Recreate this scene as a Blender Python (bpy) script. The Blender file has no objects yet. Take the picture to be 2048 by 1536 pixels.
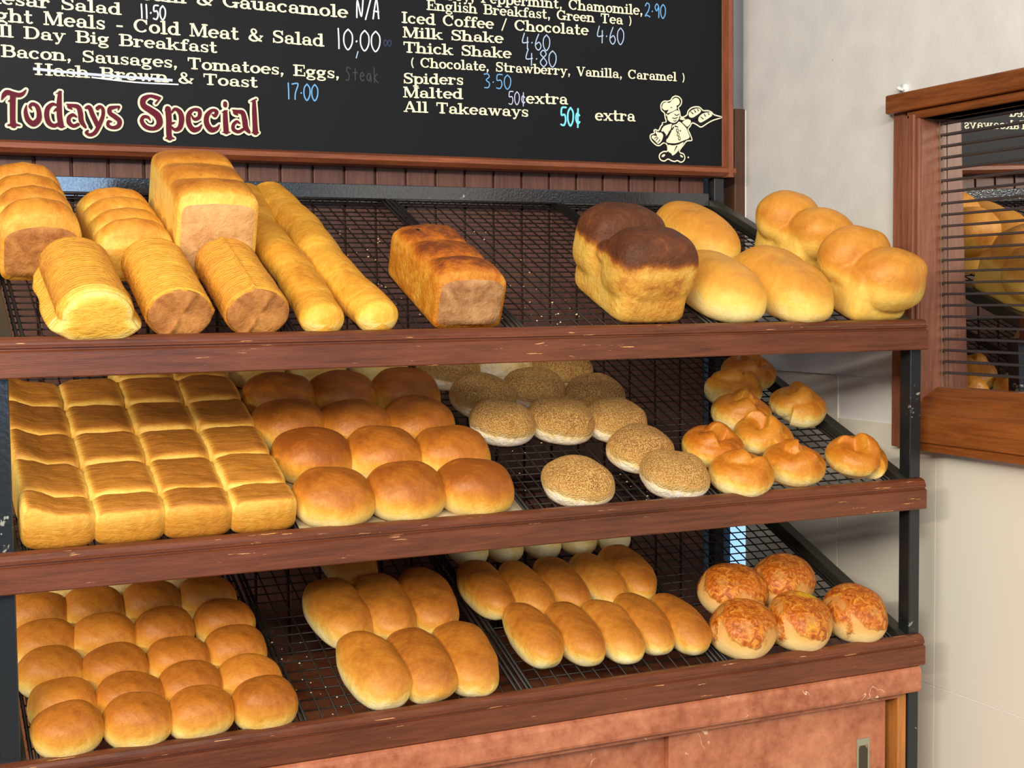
import bpy, bmesh, math, random
import numpy as np
from mathutils import Vector, Matrix, noise

# ------------------------------------------------------------------ camera, light, exposure
SC = bpy.context.scene
COL = SC.collection
Z0 = 1.39                      # height of the shelf datum above the floor (m)
CAMERA_AT = (-1.4864, -1.6610, Z0 + 0.1078)
YAW, PITCH, ROLL, FOCAL_PX = 0.43457, 0.06192, -0.01028, 2737.4
cam_data = bpy.data.cameras.new('camera')
cam_data.sensor_width = 36.0
cam_data.lens = 36.0 * FOCAL_PX / 2048.0
cam_data.clip_start = 0.02
cam = bpy.data.objects.new('camera', cam_data)
COL.objects.link(cam)
fw = Vector((math.sin(YAW) * math.cos(PITCH), math.cos(YAW) * math.cos(PITCH), -math.sin(PITCH)))
rt = Vector((math.cos(YAW), -math.sin(YAW), 0.0))
up = rt.cross(fw)
r2 = math.cos(ROLL) * rt + math.sin(ROLL) * up
u2 = math.cos(ROLL) * up - math.sin(ROLL) * rt
cam.matrix_world = Matrix(((r2.x, u2.x, -fw.x, CAMERA_AT[0]), (r2.y, u2.y, -fw.y, CAMERA_AT[1]),
                           (r2.z, u2.z, -fw.z, CAMERA_AT[2]), (0, 0, 0, 1)))
SC.camera = cam

world = bpy.data.worlds.new('room_daylight')
SC.world = world
world.use_nodes = True
wb = world.node_tree.nodes['Background']
wb.inputs['Color'].default_value = (0.74, 0.84, 1.0, 1)
wb.inputs['Strength'].default_value = 0.29


def aim(o, target):
    o.rotation_euler = (Vector(target) - o.location).to_track_quat('-Z', 'Y').to_euler()


def window_light(name, loc, target, sx, sy, power, color):
    d = bpy.data.lights.new(name, 'AREA')
    d.shape, d.size, d.size_y, d.energy, d.color = 'RECTANGLE', sx, sy, power, color
    o = bpy.data.objects.new(name, d)
    COL.objects.link(o)
    o.location = loc
    aim(o, target)
    return o


# the shop's long ceiling tube (warm white) behind and left of the photographer, and the daylight of its front windows
window_light('ceiling_tube', (-2.95, -2.75, Z0 + 1.12), (-0.65, 0.2, Z0), 3.9, 0.07, 215, (1.0, 0.89, 0.71))
window_light('shop_window_daylight', (2.2, -4.6, Z0 + 0.55), (-0.5, 0.4, Z0), 1.6, 1.4, 105, (0.42, 0.66, 1.0))
window_light('shop_door_daylight', (-0.60, -4.6, Z0 + 0.55), (-0.9, 0.4, Z0), 0.36, 1.4, 24, (0.42, 0.66, 1.0))
window_light('ceiling_panel_light', (-1.2, -1.6, Z0 + 1.5), (-0.7, 0.3, Z0), 1.2, 0.6, 12, (1.0, 0.92, 0.80))

SC.view_settings.view_transform = 'Standard'
SC.view_settings.look = 'None'
SC.view_settings.gamma = 1.0
SC.view_settings.use_curve_mapping = False
SC.view_settings.exposure = 0.0


# ------------------------------------------------------------------ helpers
def srgb(r, g, b):
    f = lambda c: c / 12.92 if c <= 0.04045 else ((c + 0.055) / 1.055) ** 2.4
    return (f(r / 255), f(g / 255), f(b / 255), 1.0)


class Nodes:
    """a small wrapper to wire material nodes"""
    def __init__(self, name):
        self.m = bpy.data.materials.new(name)
        self.m.use_nodes = True
        self.t = self.m.node_tree
        self.bsdf = self.t.nodes['Principled BSDF']

    def n(self, kind, **kw):
        x = self.t.nodes.new(kind)
        for k, v in kw.items():
            if k.startswith('i_'):
                x.inputs[k[2:].replace('_', ' ')].default_value = v
            else:
                setattr(x, k, v)
        return x

    def link(self, a, b):
        self.t.links.new(a, b)

    def noise(self, scale, detail=3, stretch=(1, 1, 1), rough=0.5, coord='Object', dist=0.0):
        tc = self.n('ShaderNodeTexCoord')
        mp = self.n('ShaderNodeMapping')
        mp.inputs['Scale'].default_value = stretch
        self.link(tc.outputs[coord], mp.inputs['Vector'])
        nz = self.n('ShaderNodeTexNoise')
        nz.inputs['Scale'].default_value = scale
        nz.inputs['Detail'].default_value = detail
        nz.inputs['Roughness'].default_value = rough
        nz.inputs['Distortion'].default_value = dist
        self.link(mp.outputs['Vector'], nz.inputs['Vector'])
        return nz.outputs['Fac']

    def math(self, op, a, b=None, clamp=False):
        x = self.n('ShaderNodeMath', operation=op, use_clamp=clamp)
        for i, v in enumerate((a, b)):
            if v is None:
                continue
            if isinstance(v, (int, float)):
                x.inputs[i].default_value = v
            else:
                self.link(v, x.inputs[i])
        return x.outputs[0]

    def ramp(self, fac, stops):
        x = self.n('ShaderNodeValToRGB')
        e = x.color_ramp.elements
        while len(e) < len(stops):
            e.new(0.5)
        for el, (p, c) in zip(e, stops):
            el.position, el.color = p, c
        self.link(fac, x.inputs['Fac'])
        return x.outputs['Color']

    def mix(self, fac, a, b):
        x = self.n('ShaderNodeMix', data_type='RGBA')
        for sock, v in ((x.inputs[0], fac), (x.inputs[6], a), (x.inputs[7], b)):
            if isinstance(v, (int, float, tuple)):
                sock.default_value = v
            else:
                self.link(v, sock)
        return x.outputs[2]

    def set(self, **kw):
        for k, v in kw.items():
            s = self.bsdf.inputs[k.replace('_', ' ')]
            if isinstance(v, (int, float, tuple)):
                s.default_value = v
            else:
                self.link(v, s)

    def bump(self, height, strength, dist=0.002):
        b = self.n('ShaderNodeBump')
        b.inputs['Strength'].default_value = strength
        b.inputs['Distance'].default_value = dist
        self.link(height, b.inputs['Height'])
        self.link(b.outputs['Normal'], self.bsdf.inputs['Normal'])


def plain(name, color, rough=0.5, spec=0.5, metal=0.0):
    k = Nodes(name)
    k.set(Base_Color=color, Roughness=rough, Specular_IOR_Level=spec, Metallic=metal)
    return k.m


def wood(name, light, dark, stretch, rough=0.38, chips=None, chip_at=0.70):
    k = Nodes(name)
    g = k.noise(9, 6, stretch, 0.6, dist=0.6)
    g2 = k.noise(60, 4, stretch, 0.6)
    big = k.noise(3.5, 2, (1, 1, 1))
    f = k.math('ADD', k.math('ADD', k.math('MULTIPLY', g, 0.75), k.math('MULTIPLY', g2, 0.35)), k.math('MULTIPLY', big, 0.5))
    c = k.ramp(f, [(0.50, dark), (1.05, light)])
    if chips:
        n1 = k.noise(11, 5, tuple(s * 1.4 for s in stretch), 0.65)
        n2 = k.noise(4.3, 2, (1, 1, 1))
        m = k.math('ADD', n1, k.math('MULTIPLY', n2, 0.25))
        mask = k.ramp(m, [(chip_at + 0.125, (0, 0, 0, 1)), (chip_at + 0.14, (1, 1, 1, 1))])
        c = k.mix(mask, c, chips)
    k.set(Base_Color=c, Roughness=rough, Specular_IOR_Level=0.4)
    k.bump(g2, 0.25, 0.001)
    return k.m


def bread_mat(name, stops, rough=0.5, mottled=0.30, fine=0.10, bump=0.35, bump_scale=55, grain=None, wrinkle=(1, 1, 1)):
    k = Nodes(name)
    at = k.n('ShaderNodeAttribute', attribute_name='bake')
    n1 = k.noise(22, 4, wrinkle, 0.6, dist=0.8)
    n2 = k.noise(105, 4, (1, 1, 1), 0.68)
    oi = k.n('ShaderNodeObjectInfo')
    v = k.math('ADD', at.outputs['Fac'], k.math('MULTIPLY', k.math('SUBTRACT', n1, 0.5), mottled * 2.6))
    v = k.math('ADD', v, k.math('MULTIPLY', k.math('SUBTRACT', n2, 0.5), fine * 3.6))
    v = k.math('ADD', v, k.math('MULTIPLY', k.math('SUBTRACT', oi.outputs['Random'], 0.5), 0.16))
    c = k.ramp(v, stops)
    n3 = k.noise(bump_scale, 5, wrinkle, 0.65, dist=0.5)
    h = n3
    if grain:
        g = k.noise(520, 2, (1, 1, 1), 0.5)
        gm = k.ramp(g, [(0.42, (0, 0, 0, 1)), (0.58, (1, 1, 1, 1))])
        on = k.ramp(k.math('ADD', at.outputs['Fac'], k.math('MULTIPLY', k.math('SUBTRACT', n1, 0.5), 0.4)), [(0.22, (0, 0, 0, 1)), (0.45, (1, 1, 1, 1))])
        c = k.mix(k.math('MULTIPLY', gm, on), c, grain)
        h = k.math('ADD', n3, k.math('MULTIPLY', k.math('MULTIPLY', g, on), 1.6))
    k.set(Base_Color=c, Roughness=rough, Specular_IOR_Level=0.35)
    h = k.math('ADD', h, k.math('MULTIPLY', k.noise(bump_scale * 3.2, 4, wrinkle, 0.7), 0.45))
    k.bump(h, min(1.0, bump * 1.9), 0.004)
    return k.m


class MB:
    """collects faces, then links them as one mesh object"""
    def __init__(self):
        self.v, self.f, self.bake = [], [], []

    def add(self, verts, faces, bake=None):
        o = len(self.v)
        self.v += [tuple(p) for p in verts]
        self.f += [tuple(i + o for i in q) for q in faces]
        self.bake += list(bake) if bake is not None else [0.5] * len(verts)

    def box(self, x0, x1, y0, y1, z0, z1):
        v = [(x, y, z) for x in (x0, x1) for y in (y0, y1) for z in (z0, z1)]
        self.add(v, [(0, 1, 3, 2), (4, 6, 7, 5), (0, 4, 5, 1), (2, 3, 7, 6), (0, 2, 6, 4), (1, 5, 7, 3)])

    def prism_x(self, prof, x0, x1):
        n = len(prof)
        v = [(x0, y, z) for y, z in prof] + [(x1, y, z) for y, z in prof]
        self.add(v, [(i, (i + 1) % n, n + (i + 1) % n, n + i) for i in range(n)] + [tuple(range(n))[::-1], tuple(range(n, 2 * n))])

    def prism_y(self, prof, y0, y1):
        n = len(prof)
        v = [(x, y0, z) for x, z in prof] + [(x, y1, z) for x, z in prof]
        self.add(v, [(i, (i + 1) % n, n + (i + 1) % n, n + i) for i in range(n)] + [tuple(range(n)), tuple(range(n, 2 * n))[::-1]])

    def rod(self, a, b, r, n=6):
        a, b = Vector(a), Vector(b)
        d = (b - a).normalized()
        p = d.orthogonal().normalized()
        q = d.cross(p)
        ring = [(p * math.cos(2 * math.pi * i / n) + q * math.sin(2 * math.pi * i / n)) * r for i in range(n)]
        self.add([a + w for w in ring] + [b + w for w in ring],
                 [(i, (i + 1) % n, n + (i + 1) % n, n + i) for i in range(n)] + [tuple(range(n))[::-1], tuple(range(n, 2 * n))])

    def sections(self, rings, bakes=None):
        """closed rings of equal count joined in order; ends filled with a fan"""
        n = len(rings[0])
        v = [p for r in rings for p in r]
        f = []
        for k in range(len(rings) - 1):
            f += [(k * n + i, k * n + (i + 1) % n, (k + 1) * n + (i + 1) % n, (k + 1) * n + i) for i in range(n)]
        b = [x for r in bakes for x in r] if bakes else None
        m = len(v)
        for k, flip in ((0, True), (len(rings) - 1, False)):
            c = np.mean(np.array(rings[k]), 0)
            v.append(tuple(c))
            if b is not None:
                b.append(float(np.mean(bakes[k])))
            ci = len(v) - 1
            f += [((k * n + (i + 1) % n, k * n + i, ci) if flip else (k * n + i, k * n + (i + 1) % n, ci)) for i in range(n)]
        self.add(v, f, b)

    def mesh(self, name, mat, smooth=False):
        me = bpy.data.meshes.new(name)
        me.from_pydata(self.v, [], self.f)
        a = me.attributes.new('bake', 'FLOAT', 'POINT')
        a.data.foreach_set('value', np.array(self.bake, dtype=np.float32))
        if mat:
            me.materials.append(mat)
        bm = bmesh.new()
        bm.from_mesh(me)
        bmesh.ops.recalc_face_normals(bm, faces=bm.faces)
        bm.to_mesh(me)
        bm.free()
        if smooth:
            me.polygons.foreach_set('use_smooth', [True] * len(me.polygons))
        return me

    def build(self, name, mat, parent=None, smooth=False, loc=(0, 0, 0), bevel=0):
        o = bpy.data.objects.new(name, self.mesh(name, mat, smooth))
        COL.objects.link(o)
        o.location = loc
        if parent:
            o.parent = parent
        if bevel:
            b = o.modifiers.new('bevel', 'BEVEL')
            b.width, b.segments, b.limit_method = bevel, 2, 'ANGLE'
        return o


def tag(o, label, cat, group=None):
    o['label'], o['category'] = label, cat
    if group:
        o['group'] = group
    return o


def thing(name, label, cat, loc=(0, 0, 0), group=None):
    o = bpy.data.objects.new(name, None)
    o.empty_display_size = 0.05
    COL.objects.link(o)
    o.location = loc
    return tag(o, label, cat, group)


def structure(o):
    o['kind'] = 'structure'
    return o


def sstep(a, b, x):
    t = np.clip((x - a) / (b - a), 0, 1)
    return t * t * (3 - 2 * t)


AT = (0, 0, Z0)                 # fixed parts are drawn in shelf coordinates and lifted to room height
SLOPE = 0.41
ANG = math.atan(SLOPE)
SHELF = {1: 0.047, 2: -0.203, 3: -0.4517}      # height of each wire shelf at its front edge

# lettering of the menu board: text, left x, baseline z, right x, right baseline z, cap height (m)
PRINTED = [
    ('Caesar Salad', -1.3392, 0.562, -1.1194, 0.5582, 0.0186),
    ('Sour Cream & Gauacamole', -1.2291, 0.586, -0.7479, 0.5817, 0.0207),
    ('Light Meals - Cold Meat & Salad', -1.338, 0.5355, -0.7907, 0.5316, 0.0206),
    ('All Day Big Breakfast', -1.3254, 0.5127, -0.9696, 0.5092, 0.0184),
    ('Bacon, Sausages, Tomatoes, Eggs,', -1.2994, 0.4824, -0.7638, 0.4803, 0.0183),
    ('Hash Brown & Toast', -1.2512, 0.4583, -0.9043, 0.4576, 0.0178),
    ('(Earl Grey, Peppermint, Chamomile,', -0.6634, 0.6259, -0.1754, 0.6306, 0.0183),
    ('English Breakfast, Green Tea )', -0.6061, 0.6069, -0.1979, 0.6106, 0.0173),
    ('Iced Coffee / Chocolate', -0.6523, 0.5814, -0.2902, 0.5859, 0.0189),
    ('Milk Shake', -0.6509, 0.557, -0.4607, 0.5599, 0.0183),
    ('Thick Shake', -0.6504, 0.5317, -0.4454, 0.5346, 0.0184),
    ('( Chocolate, Strawberry, Vanilla, Caramel )', -0.6389, 0.5079, -0.0834, 0.5139, 0.0168),
    ('Spiders', -0.6512, 0.4792, -0.5386, 0.4829, 0.0182),
    ('Malted', -0.6516, 0.4554, -0.5399, 0.4586, 0.0182),
    ('extra', -0.4177, 0.4569, -0.3332, 0.4594, 0.0197),
    ('All Takeaways', -0.6511, 0.4308, -0.413, 0.4333, 0.0186),
    ('extra', -0.2779, 0.4332, -0.1925, 0.4352, 0.0202),
]
CHALK = [
    ('11.50', -1.0918, 0.5557, 0.0418, 0.022, 'white', 0.0024),
    ('N/A', -0.7338, 0.5844, 0.0432, 0.0309, 'white', 0.0026),
    ('10.00', -0.7716, 0.5295, 0.082, 0.034, 'white', 0.0024),
    ('17.00', -0.8576, 0.4414, 0.0562, 0.0268, 'blue', 0.0022),
    ('00', -0.6855, 0.5403, 0.0146, 0.0102, 'faint', 0.0022),
    ('steak', -0.7551, 0.4766, 0.0608, 0.0253, 'dim', 0.0022),
    ('2.90', -0.1722, 0.6281, 0.0465, 0.0256, 'blue', 0.0022),
    ('4.60', -0.2737, 0.5735, 0.0588, 0.0304, 'pale', 0.002),
    ('4.60', -0.4255, 0.5526, 0.058, 0.0278, 'pale', 0.002),
    ('4.80', -0.4189, 0.524, 0.0642, 0.0289, 'pale', 0.002),
    ('3.50', -0.5014, 0.4798, 0.0556, 0.025, 'blue', 0.002),
    ('50c', -0.4532, 0.4534, 0.0357, 0.023, 'lilac', 0.0018),
    ('50c', -0.3499, 0.4209, 0.0432, 0.0326, 'cyan', 0.0034),
]
STROKES = [
    ([(-1.2538,0.4672),(-1.1697,0.4638),(-1.0427,0.4618)],'strike',0.0042),
    ([(-1.1676,0.4593),(-1.1014,0.4554),(-1.0334,0.4557)],'white',0.0022),
    ([(-0.7313,0.5281),(-0.735,0.5161)],'pale',0.0018),
]
SPECIAL = [
    [(-1.301,0.4174,0.0009),(-1.297,0.4255,0.0066),(-1.2921,0.4293,0.0076),(-1.2837,0.4272,0.0076),(-1.2752,0.4262,0.0067),(-1.2694,0.429,0.0048),(-1.2649,0.4347,0.0011)],
    [(-1.2842,0.4262,0.0085),(-1.2851,0.4132,0.0085),(-1.2858,0.3883,0.0081),(-1.2851,0.3804,0.0095)],
    [(-1.2932,0.3796,0.0019),(-1.2851,0.3814,0.0047),(-1.2756,0.3803,0.0019)],
    [(-1.2916,0.4154,0.0009),(-1.2868,0.4181,0.0047)],
    [(-1.2652,0.4113,0.001),(-1.2669,0.4012,0.0057),(-1.2639,0.3893,0.0081),(-1.2564,0.3837,0.0091),(-1.2485,0.39,0.0082),(-1.2473,0.4001,0.0072),(-1.2499,0.41,0.0067),(-1.2565,0.4137,0.0048),(-1.2604,0.4095,0.0043),(-1.2577,0.4046,0.0019)],
    [(-1.2158,0.4333,0.0049),(-1.2173,0.4167,0.0078),(-1.2174,0.3965,0.0083),(-1.2154,0.3825,0.0083)],
    [(-1.2217,0.431,0.001),(-1.2138,0.4345,0.0024)],
    [(-1.2208,0.4135,0.0029),(-1.2275,0.4146,0.0049),(-1.2345,0.4078,0.0068),(-1.2363,0.3966,0.0077),(-1.2332,0.3857,0.0078),(-1.2256,0.382,0.0058),(-1.2197,0.3853,0.0039)],
    [(-1.2259,0.4036,0.0015),(-1.2219,0.4074,0.0039)],
    [(-1.2198,0.3807,0.0015),(-1.21,0.3812,0.0015)],
    [(-1.2061,0.4152,0.002),(-1.1983,0.4141,0.0049),(-1.1895,0.412,0.0074),(-1.1863,0.403,0.0079),(-1.1852,0.3909,0.0079),(-1.1795,0.3815,0.004)],
    [(-1.2033,0.4118,0.0059),(-1.1985,0.4085,0.0015)],
    [(-1.1929,0.3971,0.003),(-1.1977,0.3999,0.0049),(-1.2037,0.3951,0.0059),(-1.2035,0.387,0.0069),(-1.1972,0.3827,0.0054),(-1.1903,0.3856,0.0049)],
    [(-1.1787,0.411,0.0025),(-1.1727,0.4123,0.0069),(-1.1681,0.4008,0.0075),(-1.1615,0.3858,0.0075)],
    [(-1.1608,0.4113,0.006),(-1.1567,0.4146,0.0045),(-1.1524,0.4107,0.0055),(-1.1526,0.4005,0.0055),(-1.1575,0.388,0.0065),(-1.1648,0.3745,0.006),(-1.1729,0.37,0.005),(-1.1783,0.3729,0.005),(-1.1757,0.3765,0.0025)],
    [(-1.1271,0.4161,0.002),(-1.1337,0.4147,0.0045),(-1.1413,0.4123,0.0065),(-1.142,0.4051,0.007),(-1.1341,0.3993,0.0076),(-1.1277,0.3935,0.0076),(-1.1295,0.3857,0.0066),(-1.1376,0.3826,0.005),(-1.1451,0.3855,0.0055),(-1.1444,0.3917,0.0045),(-1.1394,0.3919,0.0015)],
    [(-1.1276,0.4155,0.004),(-1.1293,0.4098,0.001)],
    [(-1.0641,0.4323,0.0032),(-1.0705,0.4331,0.0064),(-1.0801,0.4347,0.0043),(-1.0898,0.4289,0.0085),(-1.09,0.4192,0.009),(-1.0796,0.4122,0.0101),(-1.0686,0.4042,0.0113),(-1.0657,0.3924,0.0097),(-1.0739,0.384,0.0059),(-1.0867,0.3856,0.0069),(-1.0934,0.3944,0.0064),(-1.0905,0.4015,0.0048),(-1.0836,0.4013,0.0048),(-1.08,0.3961,0.0013)],
    [(-1.063,0.4329,0.0021),(-1.0708,0.4234,0.0032)],
    [(-1.0522,0.4157,0.0092),(-1.051,0.3996,0.0092),(-1.0515,0.3779,0.0086),(-1.0506,0.3704,0.0092)],
    [(-1.0571,0.4131,0.0011),(-1.0484,0.4164,0.0016)],
    [(-1.0566,0.3691,0.0019),(-1.0506,0.3704,0.0043),(-1.0436,0.3696,0.0019)],
    [(-1.0464,0.4106,0.0032),(-1.0408,0.4163,0.0043),(-1.0334,0.4112,0.0081),(-1.0309,0.4005,0.0087),(-1.034,0.3873,0.0076),(-1.0417,0.3832,0.0049),(-1.0459,0.3868,0.0032)],
    [(-1.0414,0.3951,0.0011),(-1.0457,0.3933,0.0038)],
    [(-1.015,0.4077,0.0016),(-1.0107,0.4014,0.0049),(-1.003,0.405,0.006),(-1.0022,0.4149,0.0066),(-1.0115,0.4166,0.0044),(-1.0193,0.4086,0.0071),(-1.0197,0.3945,0.0082),(-1.0133,0.3849,0.0088),(-1.0045,0.3864,0.006),(-0.9989,0.3932,0.0011)],
    [(-0.9819,0.4104,0.0017),(-0.9775,0.4084,0.0055),(-0.9746,0.4151,0.0061),(-0.9818,0.4169,0.0044),(-0.9903,0.4078,0.0077),(-0.9911,0.3957,0.0088),(-0.9847,0.3862,0.0094),(-0.9758,0.3876,0.0061),(-0.9701,0.3945,0.0011)],
    [(-0.9607,0.4146,0.0073),(-0.9605,0.3982,0.0084),(-0.9598,0.3839,0.0089)],
    [(-0.9659,0.3823,0.0016),(-0.9536,0.3828,0.0016)],
    [(-0.9663,0.4144,0.0011),(-0.9573,0.4176,0.002)],
    [(-0.9604,0.4289,0.0067),(-0.9605,0.4256,0.0067)],
    [(-0.9483,0.4185,0.0022),(-0.9394,0.4168,0.0056),(-0.9321,0.4149,0.0079),(-0.929,0.4029,0.009),(-0.9276,0.3919,0.009),(-0.9221,0.3844,0.0045)],
    [(-0.9451,0.4148,0.0067),(-0.9406,0.4112,0.0017)],
    [(-0.9376,0.3981,0.0028),(-0.942,0.4007,0.0045),(-0.9477,0.3954,0.0056),(-0.9479,0.3877,0.0062),(-0.9401,0.3842,0.0051),(-0.9322,0.3884,0.0045)],
    [(-0.913,0.4346,0.0057),(-0.9128,0.4169,0.008),(-0.9122,0.3948,0.0085),(-0.9119,0.3848,0.0097)],
    [(-0.9187,0.4338,0.0011),(-0.909,0.4382,0.0025)],
    [(-0.9176,0.3838,0.0016),(-0.9062,0.3843,0.0016)],
]
BAKER_CREAM = [
    [(-0.1355,0.4654),(-0.1322,0.4714),(-0.1253,0.4736),(-0.121,0.4724),(-0.1168,0.4744),(-0.1125,0.4792),(-0.106,0.4827),(-0.0996,0.4812),(-0.0969,0.4759),(-0.0985,0.4708),(-0.1039,0.4678),(-0.1039,0.4614),(-0.1232,0.4532),(-0.1238,0.4559),(-0.1211,0.4597),(-0.1296,0.4584),(-0.1349,0.4618)],
    [(-0.119,0.4525),(-0.1039,0.4596),(-0.0986,0.4571),(-0.0975,0.4499),(-0.0997,0.4425),(-0.1072,0.4362),(-0.1169,0.4367),(-0.1233,0.4414),(-0.1243,0.4468),(-0.127,0.4494),(-0.1265,0.4522),(-0.1238,0.4509),(-0.1222,0.4497)],
    [(-0.1126,0.431),(-0.104,0.4341),(-0.0976,0.4389),(-0.0846,0.4304),(-0.0792,0.4205),(-0.0755,0.4097),(-0.089,0.4037),(-0.102,0.399),(-0.1127,0.3977),(-0.1267,0.3999),(-0.1223,0.4124),(-0.117,0.4208)],
    [(-0.1372,0.4208),(-0.1319,0.4283),(-0.1233,0.4319),(-0.1142,0.4337),(-0.1142,0.4273),(-0.1191,0.4207),(-0.1245,0.4132),(-0.1277,0.4108),(-0.1298,0.4157),(-0.1362,0.4186)],
    [(-0.1495,0.4194),(-0.1447,0.4169),(-0.1373,0.4163),(-0.1335,0.4119),(-0.1352,0.4046),(-0.1395,0.3981),(-0.1448,0.3951),(-0.149,0.3986),(-0.1543,0.4029),(-0.1585,0.4064),(-0.1564,0.4105),(-0.149,0.4099),(-0.1468,0.4114),(-0.15,0.4158)],
    [(-0.0911,0.4383),(-0.0813,0.4442),(-0.0727,0.4419),(-0.0738,0.4354),(-0.0814,0.4296),(-0.0879,0.4339)],
    [(-0.0954,0.4463),(-0.09,0.4466),(-0.0846,0.4441),(-0.09,0.442),(-0.0965,0.4431)],
    [(-0.1224,0.3942),(-0.1128,0.3936),(-0.0998,0.3959),(-0.089,0.4009),(-0.0912,0.3953),(-0.1031,0.3812),(-0.1128,0.3749),(-0.116,0.3789),(-0.1224,0.3823)],
    [(-0.0775,0.4536),(-0.0737,0.4592),(-0.065,0.4638),(-0.0552,0.4656),(-0.0497,0.4622),(-0.0519,0.4575),(-0.0607,0.4516),(-0.0683,0.4476),(-0.0748,0.4482)],
    [(-0.0558,0.4454),(-0.053,0.451),(-0.0454,0.4565),(-0.0333,0.4593),(-0.0256,0.4579),(-0.025,0.4533),(-0.0322,0.4483),(-0.041,0.4433),(-0.0498,0.4392),(-0.0547,0.4409)],
    [(-0.1369,0.3732),(-0.1342,0.376),(-0.13,0.3766),(-0.1294,0.3743),(-0.1332,0.3715),(-0.1364,0.3714)],
    [(-0.0967,0.3759),(-0.094,0.3765),(-0.0902,0.3738),(-0.0907,0.372),(-0.0945,0.3728)],
    [(-0.0796,0.3737),(-0.0772,0.3738),(-0.0767,0.3716),(-0.0794,0.371)],
]
BAKER_LINES = [
    [(-0.1083,0.4521,0.0015),(-0.104,0.4501,0.00172),(-0.0986,0.4526,0.00151)],
    [(-0.1131,0.4451,0.0015),(-0.1083,0.4441,0.00172),(-0.1018,0.4465,0.00151)],
    [(-0.111,0.44,0.00129),(-0.1072,0.439,0.0015),(-0.1049,0.4418,0.00108)],
    [(-0.1168,0.4635,0.0015),(-0.1147,0.4646,0.0015)],
    [(-0.1073,0.4299,0.00279),(-0.1008,0.4283,0.00108)],
    [(-0.1105,0.4279,0.00193),(-0.1143,0.4236,0.00279)],
    [(-0.0737,0.4592,0.00087),(-0.0683,0.4549,0.00239)],
    [(-0.0661,0.4628,0.00087),(-0.0623,0.4584,0.0024)],
    [(-0.0585,0.465,0.00087),(-0.0557,0.461,0.00218)],
    [(-0.0508,0.4502,0.00088),(-0.0454,0.4463,0.00219)],
    [(-0.0432,0.4561,0.00088),(-0.0404,0.4516,0.00219)],
    [(-0.0344,0.4588,0.00088),(-0.0322,0.4548,0.00198)],
    [(-0.1532,0.4052,0.00085),(-0.1474,0.4082,0.0017)],
    [(-0.1501,0.4013,0.00085),(-0.1453,0.4065,0.0017)],
    [(-0.1464,0.3973,0.00085),(-0.141,0.403,0.0017)],
    [(-0.1341,0.4183,0.00213),(-0.1287,0.4126,0.00256)],
    [(-0.1096,0.3837,0.00086),(-0.1042,0.3926,0.00237)],
    [(-0.1223,0.4197,0.00086),(-0.1202,0.4188,0.00128)],
    [(-0.0965,0.4221,0.00237),(-0.0963,0.4212,0.00237)],
    [(-0.0954,0.439,0.00086),(-0.0814,0.4278,0.0026)],
    [(-0.1148,0.4327,0.00086),(-0.117,0.4208,0.00214),(-0.1256,0.4068,0.00278)],
    [(-0.1266,0.4095,0.00256),(-0.1299,0.3993,0.0032)],
    [(-0.103,0.4232,0.00495),(-0.1028,0.4207,0.00495)],
    [(-0.1011,0.4158,0.00495),(-0.1011,0.4134,0.00496)],
    [(-0.0987,0.4083,0.00496),(-0.0983,0.406,0.00496)],
]
BAKER_BUTTONS = [
    [(-0.103,0.423,0.00237),(-0.1028,0.4208,0.00237)],
    [(-0.1011,0.4156,0.00237),(-0.1011,0.4136,0.00237)],
    [(-0.0987,0.4081,0.00237),(-0.0983,0.4062,0.00237)],
]
BAKER_OUTLINE = [(-0.1392,0.4652),(-0.137,0.4721),(-0.1306,0.4765),(-0.1232,0.4767),(-0.1167,0.479),(-0.1135,0.4837),(-0.106,0.4873),(-0.0974,0.4859),(-0.092,0.4807),(-0.0912,0.4748),(-0.0942,0.4683),(-0.0985,0.4644),(-0.0953,0.4573),(-0.0937,0.4492),(-0.0878,0.4494),(-0.0813,0.4534),(-0.0791,0.4599),(-0.0715,0.4667),(-0.0617,0.4694),(-0.053,0.4694),(-0.0475,0.466),(-0.0432,0.463),(-0.0333,0.4635),(-0.0245,0.4607),(-0.019,0.4563),(-0.0035,0.4533),(-0.0018,0.4506),(-0.0057,0.4486),(-0.0212,0.4438),(-0.0333,0.4381),(-0.0487,0.4296),(-0.0585,0.4333),(-0.0683,0.4366),(-0.0722,0.4309),(-0.0771,0.4252),(-0.0727,0.4171),(-0.0684,0.4045),(-0.0804,0.4022),(-0.0869,0.3955),(-0.0967,0.3832),(-0.088,0.3799),(-0.0842,0.3727),(-0.087,0.3652),(-0.0946,0.3618),(-0.1021,0.3647),(-0.1075,0.3627),(-0.1161,0.3643),(-0.1225,0.3668),(-0.13,0.3629),(-0.1385,0.3645),(-0.1428,0.3707),(-0.1406,0.378),(-0.1321,0.3829),(-0.1246,0.3836),(-0.1251,0.3931),(-0.1299,0.3966),(-0.1341,0.3955),(-0.1395,0.3917),(-0.1469,0.3914),(-0.1543,0.3957),(-0.1606,0.4018),(-0.1627,0.4089),(-0.1595,0.4136),(-0.1532,0.4156),(-0.1542,0.4201),(-0.15,0.423),(-0.1436,0.4215),(-0.1393,0.4289),(-0.1356,0.4327),(-0.1356,0.4359),(-0.1276,0.4376),(-0.1297,0.4448),(-0.1313,0.4529),(-0.1371,0.4571)]

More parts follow.
